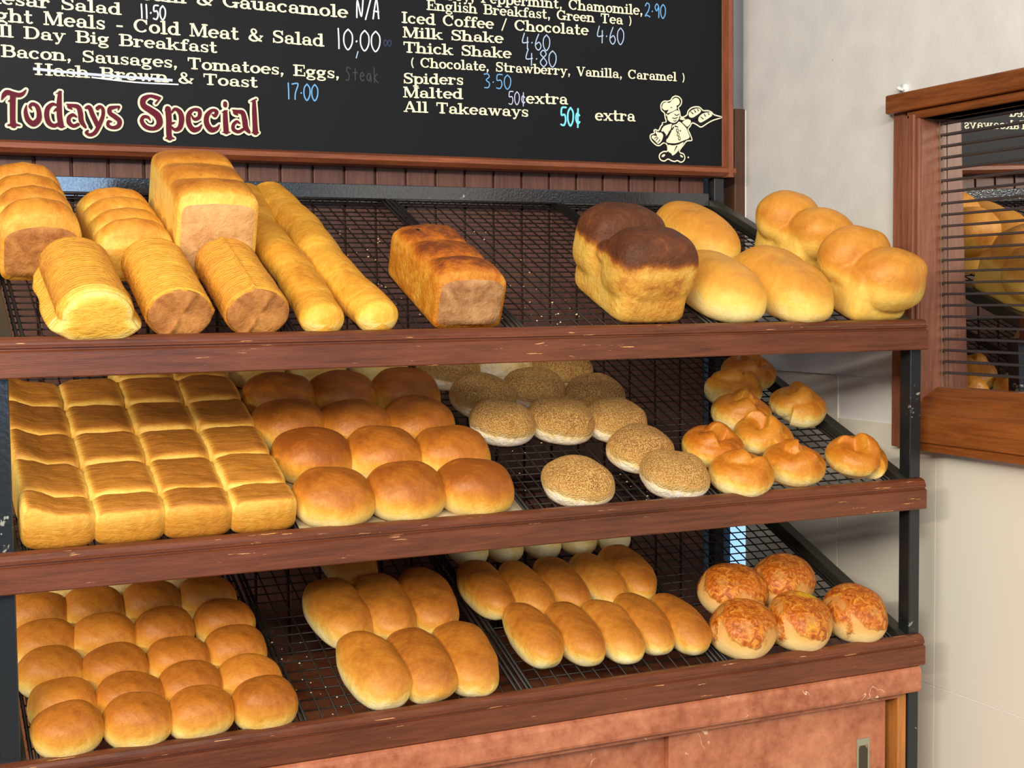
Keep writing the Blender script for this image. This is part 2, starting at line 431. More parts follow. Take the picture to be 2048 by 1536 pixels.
# ------------------------------------------------------------------ materials
M = {}
M['fascia'] = wood('stained_timber', srgb(118, 64, 40), srgb(58, 28, 18), (1, 14, 14), 0.34, srgb(214, 156, 98), 0.67)
M['frame'] = wood('reddish_frame_timber', srgb(150, 84, 54), srgb(84, 42, 26), (1, 14, 14), 0.4, srgb(190, 130, 90), 0.78)
M['frame_v'] = wood('reddish_frame_timber_upright', srgb(150, 84, 54), srgb(84, 42, 26), (14, 14, 1), 0.4)
M['panel'] = wood('dark_panelling', srgb(112, 74, 64), srgb(66, 40, 34), (14, 14, 1), 0.5)
M['window'] = wood('varnished_window_timber', srgb(150, 86, 40), srgb(84, 40, 16), (14, 1, 14), 0.3)
M['window_v'] = wood('varnished_window_timber_upright', srgb(152, 98, 76), srgb(96, 52, 34), (14, 14, 1), 0.34)
M['cab_wood'] = wood('cabinet_timber', srgb(196, 128, 64), srgb(132, 74, 32), (14, 14, 1), 0.4)


def black_paint():
    k = Nodes('chipped_black_paint')
    n1 = k.noise(26, 5, (1, 1, 1), 0.65)
    n2 = k.noise(5, 2)
    mask = k.ramp(k.math('ADD', n1, k.math('MULTIPLY', n2, 0.2)), [(0.775, (0, 0, 0, 1)), (0.80, (1, 1, 1, 1))])
    c = k.mix(mask, srgb(30, 33, 36), srgb(150, 150, 140))
    k.set(Base_Color=c, Roughness=0.22, Specular_IOR_Level=0.6)
    k.bump(k.noise(160, 3), 0.25, 0.001)
    return k.m


M['black'] = black_paint()
def gloss_black():
    k = Nodes('glossy_black_paint')
    sp = k.ramp(k.math('ADD', k.noise(30, 4), k.math('MULTIPLY', k.noise(7, 2), 0.2)), [(0.80, (0, 0, 0, 1)), (0.82, (1, 1, 1, 1))])
    k.set(Base_Color=k.mix(sp, srgb(20, 24, 30), srgb(190, 196, 196)), Roughness=0.16, Specular_IOR_Level=0.9, Coat_Weight=1.0, Coat_Roughness=0.14)
    k.bump(k.noise(240, 3), 0.35, 0.0015)
    return k.m


M['gloss'] = gloss_black()
M['wire'] = plain('dark_wire', srgb(30, 26, 23), 0.45, 0.35, 0.0)
M['rail'] = plain('dark_olive_rail', srgb(52, 50, 42), 0.4, 0.5)


def plaster():
    k = Nodes('white_plaster')
    n = k.noise(14, 4)
    c = k.ramp(n, [(0.3, srgb(206, 206, 207)), (0.7, srgb(218, 218, 218))])
    sp = k.ramp(k.noise(60, 2), [(0.80, (0, 0, 0, 1)), (0.81, (1, 1, 1, 1))])
    k.set(Base_Color=k.mix(sp, c, srgb(150, 148, 146)), Roughness=0.6, Specular_IOR_Level=0.25)
    k.bump(k.noise(130, 4), 0.2, 0.002)
    return k.m


M['plaster'] = plaster()
M['sheet'] = plain('cream_wall_sheet', srgb(226, 223, 212), 0.42, 0.35)
M['joint'] = plain('white_joint_strip', srgb(236, 236, 238), 0.5)
M['floor'] = plain('floor_vinyl', srgb(120, 112, 104), 0.5)
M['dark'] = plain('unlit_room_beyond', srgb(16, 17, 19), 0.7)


def laminate():
    k = Nodes('terracotta_marble_laminate')
    n1 = k.noise(45, 5, (1, 1, 1), 0.7)
    n2 = k.noise(9, 3)
    c = k.ramp(k.math('ADD', k.math('MULTIPLY', n1, 0.6), k.math('MULTIPLY', n2, 0.4)), [(0.36, srgb(150, 84, 58)), (0.5, srgb(178, 110, 80)), (0.66, srgb(200, 134, 100))])
    v = k.noise(10, 3, (1, 1, 1), 0.5, dist=1.6)
    band = k.math('ABSOLUTE', k.math('SUBTRACT', v, 0.5))
    gate = k.ramp(k.noise(13, 2), [(0.60, (0, 0, 0, 1)), (0.64, (1, 1, 1, 1))])
    vein = k.ramp(band, [(0.002, (1, 1, 1, 1)), (0.007, (0, 0, 0, 1))])
    c = k.mix(k.math('MULTIPLY', vein, gate), c, srgb(240, 206, 176))
    k.set(Base_Color=c, Roughness=0.34, Specular_IOR_Level=0.4)
    return k.m


M['laminate'] = laminate()
M['board'] = plain('black_sign_panel', srgb(17, 19, 25), 0.55, 0.2)
M['cream'] = plain('cream_lettering', srgb(246, 238, 208), 0.6, 0.2)
M['maroon'] = plain('maroon_lettering', srgb(92, 20, 40), 0.55, 0.15)
M['ink'] = plain('black_lettering', srgb(18, 18, 22), 0.5, 0.3)
for nm, c in (('white', (232, 240, 250)), ('blue', (110, 170, 226)), ('pale', (176, 200, 232)), ('lilac', (196, 200, 236)), ('cyan', (128, 226, 250)),
              ('faint', (52, 64, 86)), ('dim', (64, 66, 68)), ('strike', (196, 206, 232))):
    M['chalk_' + nm] = plain('chalk_' + nm, srgb(*c), 0.8, 0.1)


def mirror_glass():
    k = Nodes('tinted_window_glass')
    gl = k.n('ShaderNodeBsdfGlossy')
    gl.inputs['Color'].default_value = (0.90, 0.92, 0.94, 1)
    gl.inputs['Roughness'].default_value = 0.0
    tr = k.n('ShaderNodeBsdfTransparent')
    tr.inputs['Color'].default_value = (0.35, 0.37, 0.40, 1)
    mx = k.n('ShaderNodeMixShader')
    mx.inputs[0].default_value = 0.88
    k.link(tr.outputs[0], mx.inputs[1])
    k.link(gl.outputs[0], mx.inputs[2])
    k.link(mx.outputs[0], k.t.nodes['Material Output'].inputs['Surface'])
    return k.m


M['glass'] = mirror_glass()
M['slat'] = plain('dark_blind_slat', srgb(66, 62, 66), 0.22, 0.8, 0.2)
M['cord'] = plain('blind_cord', srgb(112, 92, 66), 0.7)
M['metal'] = plain('brushed_steel_pull', srgb(170, 170, 150), 0.4, 0.5, 0.6)
M['clip'] = plain('white_plastic_clip', srgb(232, 232, 232), 0.35)


def lit_pane():
    k = Nodes('daylit_pane')
    k.set(Base_Color=(0, 0, 0, 1), Emission_Color=(0.35, 0.62, 1.0, 1), Emission_Strength=1.3)
    return k.m


M['daylit'] = lit_pane()


def paper():
    k = Nodes('baking_parchment')
    n = k.noise(16, 4, (1, 1, 1), 0.6)
    c = k.ramp(n, [(0.35, srgb(146, 120, 88)), (0.6, srgb(196, 178, 146))])
    k.set(Base_Color=c, Roughness=0.6)
    return k.m


M['paper'] = paper()
PALE, CREAMY, GOLD, AMBER, BROWN, DARK = srgb(246, 226, 160), srgb(238, 200, 105), srgb(222, 162, 62), srgb(196, 124, 38), srgb(158, 88, 25), srgb(96, 46, 16)
M['bun'] = bread_mat('brown_bun_crust', [(0.0, PALE), (0.22, CREAMY), (0.45, GOLD), (0.70, srgb(190, 116, 36)), (0.95, srgb(148, 80, 24))], 0.42, 0.22, 0.09, 0.22, 40)
M['dinner'] = bread_mat('dinner_roll_crust', [(0.0, PALE), (0.22, srgb(236, 196, 102)), (0.5, srgb(212, 148, 56)), (0.8, srgb(182, 110, 35)), (1.0, srgb(146, 82, 25))], 0.45, 0.2, 0.09, 0.25, 45)
M['longroll'] = bread_mat('long_roll_crust', [(0.0, srgb(248, 234, 180)), (0.2, srgb(240, 206, 116)), (0.45, srgb(216, 156, 64)), (0.75, srgb(188, 118, 40)), (1.0, srgb(150, 84, 27))], 0.46, 0.22, 0.10, 0.25, 40)
M['seed'] = bread_mat('crumb_coated_crust', [(0.0, srgb(252, 246, 228)), (0.25, srgb(246, 214, 146)), (0.55, srgb(218, 156, 78)), (1.0, srgb(158, 94, 40))], 0.7, 0.22, 0.12, 0.55, 60, grain=srgb(238, 192, 116))
M['knot'] = bread_mat('glazed_knot_crust', [(0.0, srgb(250, 234, 176)), (0.25, srgb(240, 204, 110)), (0.5, srgb(216, 150, 52)), (0.8, srgb(190, 110, 28)), (1.0, srgb(150, 78, 20))], 0.34, 0.28, 0.1, 0.25, 45)
M['loaf'] = bread_mat('tin_loaf_crust', [(0.0, srgb(248, 222, 144)), (0.28, srgb(240, 194, 89)), (0.52, srgb(220, 154, 54)), (0.78, srgb(186, 112, 32)), (1.0, srgb(128, 66, 19))], 0.45, 0.22, 0.09, 0.4, 38)
M['rough_loaf'] = bread_mat('rough_golden_crust', [(0.0, srgb(248, 220, 135)), (0.25, srgb(236, 182, 73)), (0.5, srgb(208, 136, 41)), (0.78, srgb(180, 96, 20)), (1.0, srgb(120, 58, 16))], 0.4, 0.34, 0.16, 0.7, 60)
M['high_loaf'] = bread_mat('dark_topped_crust', [(0.0, srgb(246, 220, 135)), (0.3, srgb(232, 188, 89)), (0.52, srgb(206, 144, 56)), (0.68, srgb(146, 82, 30)), (0.85, srgb(98, 52, 25)), (1.0, srgb(80, 40, 20))], 0.55, 0.22, 0.10, 0.4, 60)
M['ribbed'] = bread_mat('ribbed_loaf_crust', [(0.0, srgb(250, 222, 135)), (0.25, srgb(240, 188, 73)), (0.5, srgb(224, 156, 49)), (0.8, srgb(190, 120, 48)), (1.0, srgb(150, 90, 35))], 0.5, 0.18, 0.12, 0.5, 60, wrinkle=(0.4, 2.2, 1))
M['baguette'] = bread_mat('baguette_crust', [(0.0, srgb(248, 220, 135)), (0.3, srgb(240, 188, 73)), (0.6, srgb(220, 150, 44)), (0.9, srgb(176, 104, 27)), (1.0, srgb(120, 68, 19))], 0.5, 0.24, 0.12, 0.4, 45)
M['vienna'] = bread_mat('smooth_loaf_crust', [(0.0, srgb(250, 230, 158)), (0.3, srgb(240, 198, 96)), (0.55, srgb(222, 160, 62)), (0.85, srgb(196, 124, 43)), (1.0, srgb(160, 92, 28))], 0.48, 0.18, 0.08, 0.25, 34)
M['slab'] = bread_mat('pull_apart_crust', [(0.0, srgb(246, 212, 116)), (0.25, srgb(234, 184, 83)), (0.5, srgb(208, 144, 52)), (0.78, srgb(180, 116, 41)), (1.0, srgb(150, 90, 32))], 0.45, 0.18, 0.10, 0.45, 40, wrinkle=(0.6, 2.0, 1))


def cheese_mat(name, yellow):
    k = Nodes(name)
    at = k.n('ShaderNodeAttribute', attribute_name='bake')
    n1 = k.noise(14, 3, (1, 1, 1), 0.6)
    base = k.ramp(k.math('ADD', at.outputs['Fac'], k.math('MULTIPLY', k.math('SUBTRACT', n1, 0.5), 0.5)), [(0.0, srgb(246, 218, 156)), (0.4, srgb(228, 174, 96)), (0.9, srgb(190, 122, 56))])
    patch = k.noise(9, 2, (1, 1, 1), 0.5, coord='Object', dist=0.7)
    edge = k.noise(60, 3)
    m = k.math('ADD', k.math('ADD', patch, k.math('MULTIPLY', at.outputs['Fac'], 0.28)), k.math('MULTIPLY', edge, 0.22))
    mask = k.ramp(m, [(0.70, (0, 0, 0, 1)), (0.74, (1, 1, 1, 1))])
    tex = k.noise(95, 4, (1, 1, 1), 0.6, dist=1.2)
    ch = k.ramp(tex, [(0.30, srgb(132, 60, 16)), (0.5, srgb(198, 104, 28)), (0.68, srgb(232, 162, 62))])
    if yellow:
        ym = k.ramp(k.noise(17, 2), [(0.50, (0, 0, 0, 1)), (0.60, (1, 1, 1, 1))])
        ch = k.mix(ym, ch, srgb(244, 196, 40))
    k.set(Base_Color=k.mix(mask, base, ch), Roughness=k.math('SUBTRACT', 0.5, k.math('MULTIPLY', mask, 0.2)), Specular_IOR_Level=0.45)
    k.bump(k.math('ADD', k.math('MULTIPLY', k.math('MULTIPLY', tex, mask), 1.5), k.noise(45, 4)), 0.55, 0.004)
    return k.m


def dull_end(name, light, dark):  # dull end faces: pressed crust, with shade painted into the tone on tin loaves
    k = Nodes(name)
    n = k.noise(38, 5, (1, 1, 1), 0.65, dist=0.6)
    k.set(Base_Color=k.ramp(n, [(0.34, dark), (0.68, light)]), Roughness=0.6, Specular_IOR_Level=0.25)
    k.bump(k.noise(70, 5, (1, 1, 1), 0.7), 0.8, 0.004)
    return k.m


M['end_tan'] = dull_end('shaded_tan_end', srgb(200, 152, 104), srgb(146, 98, 58))
M['end_brown'] = dull_end('pressed_shaded_brown_end', srgb(196, 136, 74), srgb(148, 90, 44))
M['end_pale'] = dull_end('shaded_pale_end', srgb(228, 180, 120), srgb(196, 144, 90))
M['cheese'] = cheese_mat('melted_cheese_crust', False)
M['cheese_y'] = cheese_mat('yellow_melted_cheese_crust', True)

# ------------------------------------------------------------------ the setting
XW, XP = 0.072, 0.078            # plaster face and lined lower face of the right wall
ZL = -0.033                      # ledge between them
YC = 0.606                       # where the right wall ends, behind the rack
b = MB()
b.box(-3.4, 1.5, -3.2, 1.6, -Z0 - 0.1, -Z0)
structure(b.build('floor', M['floor'], loc=AT))
WY0, WY1, WZ0, WZ1 = -0.62, 0.0815, -0.060, 0.398      # opening of the window in that wall
b = MB()
b.box(XW, XW + 0.14, WY1 + 0.019, YC, ZL, 1.3)
b.box(XW, XW + 0.14, -2.2, WY0, ZL, 1.3)
b.box(XW, XW + 0.14, WY0, WY1 + 0.019, WZ1, 1.3)
wall = structure(b.build('wall_right', M['plaster'], loc=AT))
b = MB()
JY, JZ = (0.572, 0.318, 0.0655, -0.187, -0.44, -0.69, -0.94, -1.19, -1.44, -1.69, -1.94, -2.2), (ZL, -0.5375, -1.042, -Z0)
for a0, a1 in zip(JY, JY[1:]):
    for c0, c1 in zip(JZ, JZ[1:]):
        top = c0 if c0 != ZL else (ZL if a1 > WY1 or a0 < WY0 else WZ0 - 0.05)
        b.box(XP, XP + 0.01, a1 + 0.0012, a0 - 0.0012, c1 + 0.0012, top - 0.0012)
b.box(XP, XP + 0.01, 0.5732, YC, -Z0, ZL)
o = structure(b.build('wall_right_lining', M['sheet'], loc=AT))
b = MB()
b.box(XP + 0.002, XP + 0.13, -2.2, WY0, -Z0, ZL)
b.box(XP + 0.002, XP + 0.13, WY1, YC - 0.001, -Z0, ZL)
b.box(XP + 0.002, XP + 0.13, WY0, WY1, -Z0, WZ0)
structure(b.build('wall_right_joint', M['joint'], loc=AT))
# timber boards behind the rack, one board of the tongue-and-groove lining about every 56 mm
b = MB()
x = -0.0208
while x > -3.2:
    b.prism_x([(0.600, -Z0), (0.600, 0.66), (0.622, 0.66), (0.622, -Z0)], x - 0.0545, x - 0.0030)
    b.box(x - 0.0030, x + 0.0015, 0.606, 0.622, -Z0, 0.66)
    x -= 0.056
structure(b.build('wall_back', M['panel'], loc=AT, bevel=0.0015))
b = MB()
b.box(-3.3, 0.35, 0.70, 0.76, 0.475, 1.3)
structure(b.build('wall_back_upper', M['plaster'], loc=AT))
b = MB()
b.box(0.046, 0.0705, 0.597, 0.64, -0.2, 0.474)
structure(b.build('trim_1', wood('dark_door_timber', srgb(92, 60, 40), srgb(56, 34, 22), (14, 14, 1), 0.5), loc=AT, bevel=0.002))
b = MB()
b.box(XW - 0.0012, XW + 0.004, YC - 0.009, YC + 0.002, 0.235, 0.472)
structure(b.build('trim_2', M['joint'], loc=AT, bevel=0.0008))
b = MB()
b.box(0.192, 0.236, 0.80, 0.83, -0.52, -0.385)
structure(b.build('window_2', M['daylit'], loc=AT))
b = MB()
b.box(-0.2, 0.6, 0.84, 0.87, -Z0, 0.475)
structure(b.build('wall_dark_backing', plain('dim_blue_back_room', srgb(14, 16, 22), 0.6), loc=AT))  # dark backing; near-black colour stands for the unlit back room

# the window in the right wall
win = bpy.data.objects.new('window_1', None)
COL.objects.link(win)
win.location = AT
structure(win)
FX = 0.052                                              # face of the casing
b = MB()
b.box(FX + 0.004, XW, WY1 + 0.040, 0.150, -0.145, 0.4375)
b.build('casing', M['window_v'], win, bevel=0.002)
b = MB()
b.prism_y([(FX, 0), (FX, 1), (FX + 0.02, 1), (FX + 0.02, 0)], 0, 0.001) if False else None
for y0, y1, dx in ((WY1 + 0.022, WY1 + 0.040, -0.002), (WY1 + 0.008, WY1 + 0.0205, -0.006), (WY1 + 0.0003, WY1 + 0.007, -0.001)):
    b.box(FX + dx, XW + 0.002, y0, y1, -0.085, 0.400)
b.build('moulding', M['window_v'], win, bevel=0.002)
b = MB()
b.box(FX - 0.012, XW, WY0 - 0.08, 0.152, WZ1 + 0.008, 0.437)
b.box(FX - 0.002, XW + 0.024, WY0 - 0.08, WY1 + 0.030, WZ1 - 0.006, WZ1 + 0.008)
b.build('head', M['window'], win, bevel=0.003)
b = MB()
b.box(FX + 0.004, 0.112, WY1 - 0.0005, WY1 + 0.0185, -0.075, WZ1)
b.box(FX + 0.004, 0.112, WY0 - 0.02, WY0, -0.075, WZ1)
b.build('jamb', M['window_v'], win)
b = MB()
b.box(FX + 0.004, 0.11, WY0, WY1, WZ1 - 0.006, WZ1 + 0.01)
b.build('lintel', M['window'], win)
b = MB()
b.prism_y([(0.115, -0.043), (0.094, -0.0435), (0.062, -0.061), (0.062, -0.0645), (0.034, -0.0835), (0.031, -0.087), (0.031, -0.128), (0.036, -0.131), (0.036, -0.143), (0.11, -0.143)], WY0 - 0.08, WY1 + 0.005)
b.build('sill', M['window'], win)
b = MB()
v = [(x, y, z) for z, x0 in ((-0.052, 0.1055), (WZ1, 0.0955)) for y in (WY0, WY1) for x in (x0, x0 + 0.003)]
b.add(v, [(0, 1, 3, 2), (4, 6, 7, 5), (0, 4, 5, 1), (2, 3, 7, 6), (0, 2, 6, 4), (1, 5, 7, 3)])
glass = b.build('pane', M['glass'], win)
b = MB()
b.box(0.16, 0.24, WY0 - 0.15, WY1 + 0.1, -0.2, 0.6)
structure(b.build('wall_window_backing', M['dark'], loc=AT))  # added panel closing out stray light; its near-black stands for unlit space

blind = thing('window_blind', 'dark blind of thin horizontal slats hanging in front of the window glass', 'blind', AT)
for i in range(23):
    z = 0.3845 - i * 0.01838
    b = MB()
    xg = 0.1045 - (z + 0.052) / (WZ1 + 0.052) * 0.010 - 0.0015      # just clear of the slightly leaning pane
    b.prism_y([(xg - 0.0040, z - 0.0012), (xg - 0.0030, z - 0.0019), (xg - 0.0008, z - 0.0019), (xg, z - 0.0012), (xg, z + 0.0012), (xg - 0.0008, z + 0.0019), (xg - 0.0030, z + 0.0019), (xg - 0.0040, z + 0.0012)], WY0 + 0.003, WY1 - 0.003)
    b.build('slat', M['slat'], blind)
for yy in (WY1 - 0.006, WY1 - 0.26):
    b = MB()
    b.rod((0.0982, yy, -0.045), (0.0882, yy, 0.39), 0.0010)
    b.build('ladder_cord', M['cord'], blind)


def wall_clip(y, z, turn, label):
    t = thing('wall_clip', label, 'hook', (XW, y, Z0 + z), 'white plastic clips at the window corner')
    b = MB()
    b.rod((0.001, 0, 0), (-0.006, 0, 0), 0.0085, 14)
    b.build('base', M['clip'], t, True)
    b = MB()
    pts = [Vector((-0.006 - 0.010 * math.sin(a), 0.0075 * math.cos(a), 0.0)) for a in np.linspace(0.0, 2.6, 9)]
    for p, q in zip(pts, pts[1:]):
        b.rod(p, q, 0.0024, 8)
    h = b.build('hook', M['clip'], t, True)
    t.rotation_euler = (turn, 0, 0)


wall_clip(0.1380, 0.4475, 0.4, 'white plastic clip on the wall above the window corner')
wall_clip(0.1600, 0.4110, 1.6, 'white plastic clip on the wall left of the window corner')

# ------------------------------------------------------------------ the bread rack
rack = thing('bread_rack', 'black steel and timber bread rack with three sloping shelves', 'rack', (0, 0, 0))
LX, RX = -1.387, 0.0
ogee = [(0.0012, 0.0226), (0.0, 0.0240), (0.0, 0.0520), (0.0012, 0.0532), (0.0042, 0.0545), (0.0042, 0.0560), (0.0014, 0.0572), (0.0012, 0.0596), (0.0028, 0.0608), (0.0030, 0.0632), (0.0055, 0.0670), (0.0095, 0.0695), (0.0135, 0.0703), (0.0175, 0.0700), (0.0175, 0.0226)]
for dz in (0.0, -0.25, -0.4987):
    b = MB()
    b.prism_x([(y, z + dz) for y, z in ogee], LX, RX)
    b.build('front_rail', M['fascia'], rack, loc=AT)
for x0, x1 in ((-0.019, 0.0022), (-1.372, -1.349)):
    b = MB()
    b.box(x0, x1, 0.0176, 0.042, -Z0, 0.030)
    b.build('front_post', M['black'], rack, loc=AT, bevel=0.0015)
for x0, x1 in ((-0.016, 0.006), (-1.372, -1.349)):
    b = MB()
    b.box(x0, x1, 0.575, 0.597, -Z0, 0.336)
    b.build('back_post', M['black'], rack, loc=AT, bevel=0.0015)
b = MB()
b.box(-1.349, -0.030, 0.572, 0.577, 0.2745, 0.3055)
b.build('back_bar', M['gloss'], rack, loc=AT, bevel=0.001)
for s in (1, 2, 3):
    for x0, x1 in ((-0.030, -0.008), (-1.360, -1.342)):
        b = MB()
        z = SHELF[s]
        lo, hi = (-0.012, 0.0115)
        y0, y1 = 0.018, 0.575
        v = [(x, y, z + SLOPE * y + h) for x in (x0, x1) for y in (y0, y1) for h in (lo, hi)]
        b.add(v, [(0, 1, 3, 2), (4, 6, 7, 5), (0, 4, 5, 1), (2, 3, 7, 6), (0, 2, 6, 4), (1, 5, 7, 3)])
        b.build('side_rail', M['rail'], rack, loc=AT, bevel=0.0015)

# loose wire trays, four to a shelf
SHELF_NAME = {1: 'top', 2: 'middle', 3: 'bottom'}
TRAY_WHAT = {(1, 0): 'under the ribbed loaves on the top shelf', (1, 1): 'under the two baguettes on the top shelf', (1, 2): 'under the golden square loaf on the top shelf', (1, 3): 'under the white double loaves at the right of the top shelf',
             (2, 0): 'under the pull-apart slab on the middle shelf', (2, 1): 'under the papered brown buns on the middle shelf', (2, 2): 'under the crumb-coated rolls on the middle shelf', (2, 3): 'under the knot rolls on the middle shelf',
             (3, 0): 'under the dinner rolls on the bottom shelf', (3, 1): 'under the fat long rolls on the bottom shelf', (3, 2): 'under the slim long rolls on the bottom shelf', (3, 3): 'under the cheese rolls on the bottom shelf'}
EDGES = (-1.340, -1.0085, -0.683, -0.3575, -0.0315)
TL = 0.592                                              # tray length along the slope


def tilt(o):
    o.rotation_mode = 'ZYX'
    o.rotation_euler = (ANG, 0, o.rotation_euler[2])


tray_mesh = {}
for s in (1, 2, 3):
    for k in range(4):
        x0, x1 = EDGES[k] + 0.002, EDGES[k + 1] - 0.002
        w = x1 - x0
        t = thing('wire_tray', 'dark wire tray ' + TRAY_WHAT[(s, k)], 'tray', (x0, 0.0195, Z0 + SHELF[s] + SLOPE * 0.0195), 'wire trays on the rack')
        tilt(t)
        key = (round(w, 4))
        if key not in tray_mesh:
            f = MB()
            r = 0.0026
            for p, q in (((0, 0, 0), (w, 0, 0)), ((0, TL, 0), (w, TL, 0)), ((r, 0, 0), (r, TL, 0)), ((w - r, 0, 0), (w - r, TL, 0)), ((r + 0.007, 0, -0.001), (r + 0.007, TL, -0.001)), ((w - r - 0.007, 0, -0.001), (w - r - 0.007, TL, -0.001))):
                f.rod(p, q, r, 6)
            g = MB()
            n = round((w - 0.02) / 0.0216)
            for i in range(1, n):
                xx = 0.01 + (w - 0.02) * i / n
                g.rod((xx, 0, 0.0002), (xx, TL, 0.0002), 0.0012, 5)
            n = int(TL / 0.0216)
            for i in range(1, n + 1):
                g.rod((0, i * TL / (n + 1), -0.0020), (w, i * TL / (n + 1), -0.0020), 0.0012, 5)
            tray_mesh[key] = (f.mesh('tray_frame', M['wire'], True), g.mesh('wire_grid', M['wire'], True))
        for nm, me in zip(('tray_frame', 'wire_grid'), tray_mesh[key]):
            o = bpy.data.objects.new(nm, me)
            COL.objects.link(o)
            o.parent = t

# baking parchment under the brown buns
b = MB()
nx, ny = 14, 22
for j in range(ny + 1):
    for i in range(nx + 1):
        u, v = i / nx, j / ny
        b.v.append((-0.318 * (0.5 - u) * 1.0, (v - 0.5) * 0.50, 0.0022 + 0.0012 * noise.noise(Vector((u * 5, v * 9, 1.3))) + (0.006 * max(0, 0.08 - v) / 0.08 if u > 0.55 and u < 0.9 else 0)))
        b.bake.append(0.5)
b.f = [(j * (nx + 1) + i, j * (nx + 1) + i + 1, (j + 1) * (nx + 1) + i + 1, (j + 1) * (nx + 1) + i) for j in range(ny) for i in range(nx)]
sheet = b.build('parchment_sheet', M['paper'], smooth=True, loc=(-0.8425, 0.255, Z0 + SHELF[2] + SLOPE * 0.255 + 0.0015))
tilt(sheet)
sol = sheet.modifiers.new('thickness', 'SOLIDIFY')
sol.thickness = 0.0004
tag(sheet, 'brown baking parchment lying under the big brown buns', 'paper')

# ------------------------------------------------------------------ the cabinet below
cab = thing('counter_cabinet', 'terracotta marble laminate cabinet with sliding doors under the rack', 'cabinet', (0, 0, 0))
b = MB()
prof = [(0.0, -0.4770), (0.52, -0.4770), (0.52, -0.5175), (0.0, -0.5175), (-0.0035, -0.5155), (-0.0050, -0.5115), (-0.0050, -0.4850), (-0.0035, -0.4795)]
b.prism_x([(y + 0.001, z) for y, z in prof], -1.345, -0.0205)
b.prism_x([(y + 0.001, z) for y, z in prof[:1] + [(0.0165, -0.4770), (0.0165, -0.5175)] + prof[3:]], -0.0205, -0.0115)
b.build('worktop', M['laminate'], cab, loc=AT)
b = MB()
b.box(-0.0375, -0.0205, 0.020, 0.52, -Z0, -0.5176)
b.box(-1.345, -1.325, 0.020, 0.52, -Z0, -0.5176)
b.box(-1.325, -0.0375, 0.50, 0.52, -Z0, -0.5176)
b.box(-1.325, -0.0375, 0.022, 0.50, -Z0, -Z0 + 0.06)
b.build('carcass', M['cab_wood'], cab, loc=AT, bevel=0.001)
b = MB()
b.box(-1.325, -0.0375, 0.016, 0.030, -0.5285, -0.5176)
b.build('top_track', M['laminate'], cab, loc=AT, bevel=0.0015)
for x0, x1, y0, lab in ((-0.452, -0.0505, 0.0335, 'right'), (-1.322, -0.440, 0.0475, 'left')):
    b = MB()
    b.box(x0, x1, y0, y0 + 0.012, -Z0 + 0.061, -0.519)
    dr = b.build('sliding_door', M['laminate'], cab, loc=AT, bevel=0.0008)
    xh = x1 - 0.045 if lab == 'right' else x0 + 0.05
    b = MB()
    b.box(xh - 0.0125, xh - 0.009, y0 - 0.0016, y0 + 0.001, -0.689, -0.601)
    b.box(xh + 0.009, xh + 0.0125, y0 - 0.0016, y0 + 0.001, -0.689, -0.601)
    b.box(xh - 0.0125, xh + 0.0125, y0 - 0.0016, y0 + 0.001, -0.601, -0.590)
    b.box(xh - 0.0125, xh + 0.0125, y0 - 0.0016, y0 + 0.001, -0.700, -0.689)
    pull = b.build('recessed_pull', M['metal'], dr)
    b = MB()
    b.prism_y([(xh - 0.009, -0.689), (xh - 0.009, -0.6085), (xh - 0.0045, -0.602), (xh + 0.0045, -0.602), (xh + 0.009, -0.6085), (xh + 0.009, -0.689)], y0 - 0.0007, y0 + 0.0012)
    b.build('pull_shade_plate', plain('painted_shade_steel', srgb(84, 80, 70), 0.35, 0.5, 0.7), dr)  # flat plate; the shade of the cup is put into its darker steel

# ------------------------------------------------------------------ the menu board
YB = 0.570
board = thing('menu_board', 'black menu board with cream lettering in a reddish timber frame', 'sign', AT)
b = MB()
b.box(-1.80, -0.002, YB, YB + 0.022, 0.350, 0.92)
b.build('panel', M['board'], board)


def frame_prof(w, d=0.024):
    return [(0, 0.006), (0.004, 0.0), (w * 0.35, -d * 0.55), (w * 0.65, -d * 0.62), (w * 0.92, -d * 0.30), (w, -0.004 + d * 0.2), (w, d), (0, d)]


b = MB()
b.prism_x([(YB + q, 0.3620 - p) for p, q in frame_prof(0.0255)], -1.82, 0.0215)
b.build('frame_rail', M['frame'], board)
b = MB()
b.prism_x([(YB + q, 0.92 + p) for p, q in frame_prof(0.0255)], -1.82, 0.0215)
b.build('frame_rail', M['frame'], board)
for x0, sg in ((-0.0045, 1), (-1.80, -1)):
    b = MB()
    pr = [(x0 + sg * p, YB + q - 0.0012) for p, q in frame_prof(0.026)]
    n = len(pr)
    v = [(x, y, 0.3365) for x, y in pr] + [(x, y, 0.945) for x, y in pr]
    b.add(v, [(i, (i + 1) % n, n + (i + 1) % n, n + i) for i in range(n)] + [tuple(range(n)), tuple(range(n, 2 * n))])
    b.build('frame_stile', M['frame_v'], board)

# slab-serif lettering, drawn stroke by stroke: units are cap heights
TH, TN = 0.20, 0.10


def V(x, y0=0.0, y1=1.0, serif='tb', w=TH, s=0.13):
    out = [((x, y0), (x, y1), w)]
    if 't' in serif:
        out.append(((x - w / 2 - s, y1 - TN / 2), (x + w / 2 + s, y1 - TN / 2), TN))
    if 'l' in serif:
        out.append(((x - w / 2 - s, y1 - TN / 2), (x, y1 - TN / 2), TN))
    if 'b' in serif:
        out.append(((x - w / 2 - s, y0 + TN / 2), (x + w / 2 + s, y0 + TN / 2), TN))
    return out


def BAR(x0, y0, x1, y1, w=TN):
    return [((x0, y0), (x1, y1), w)]


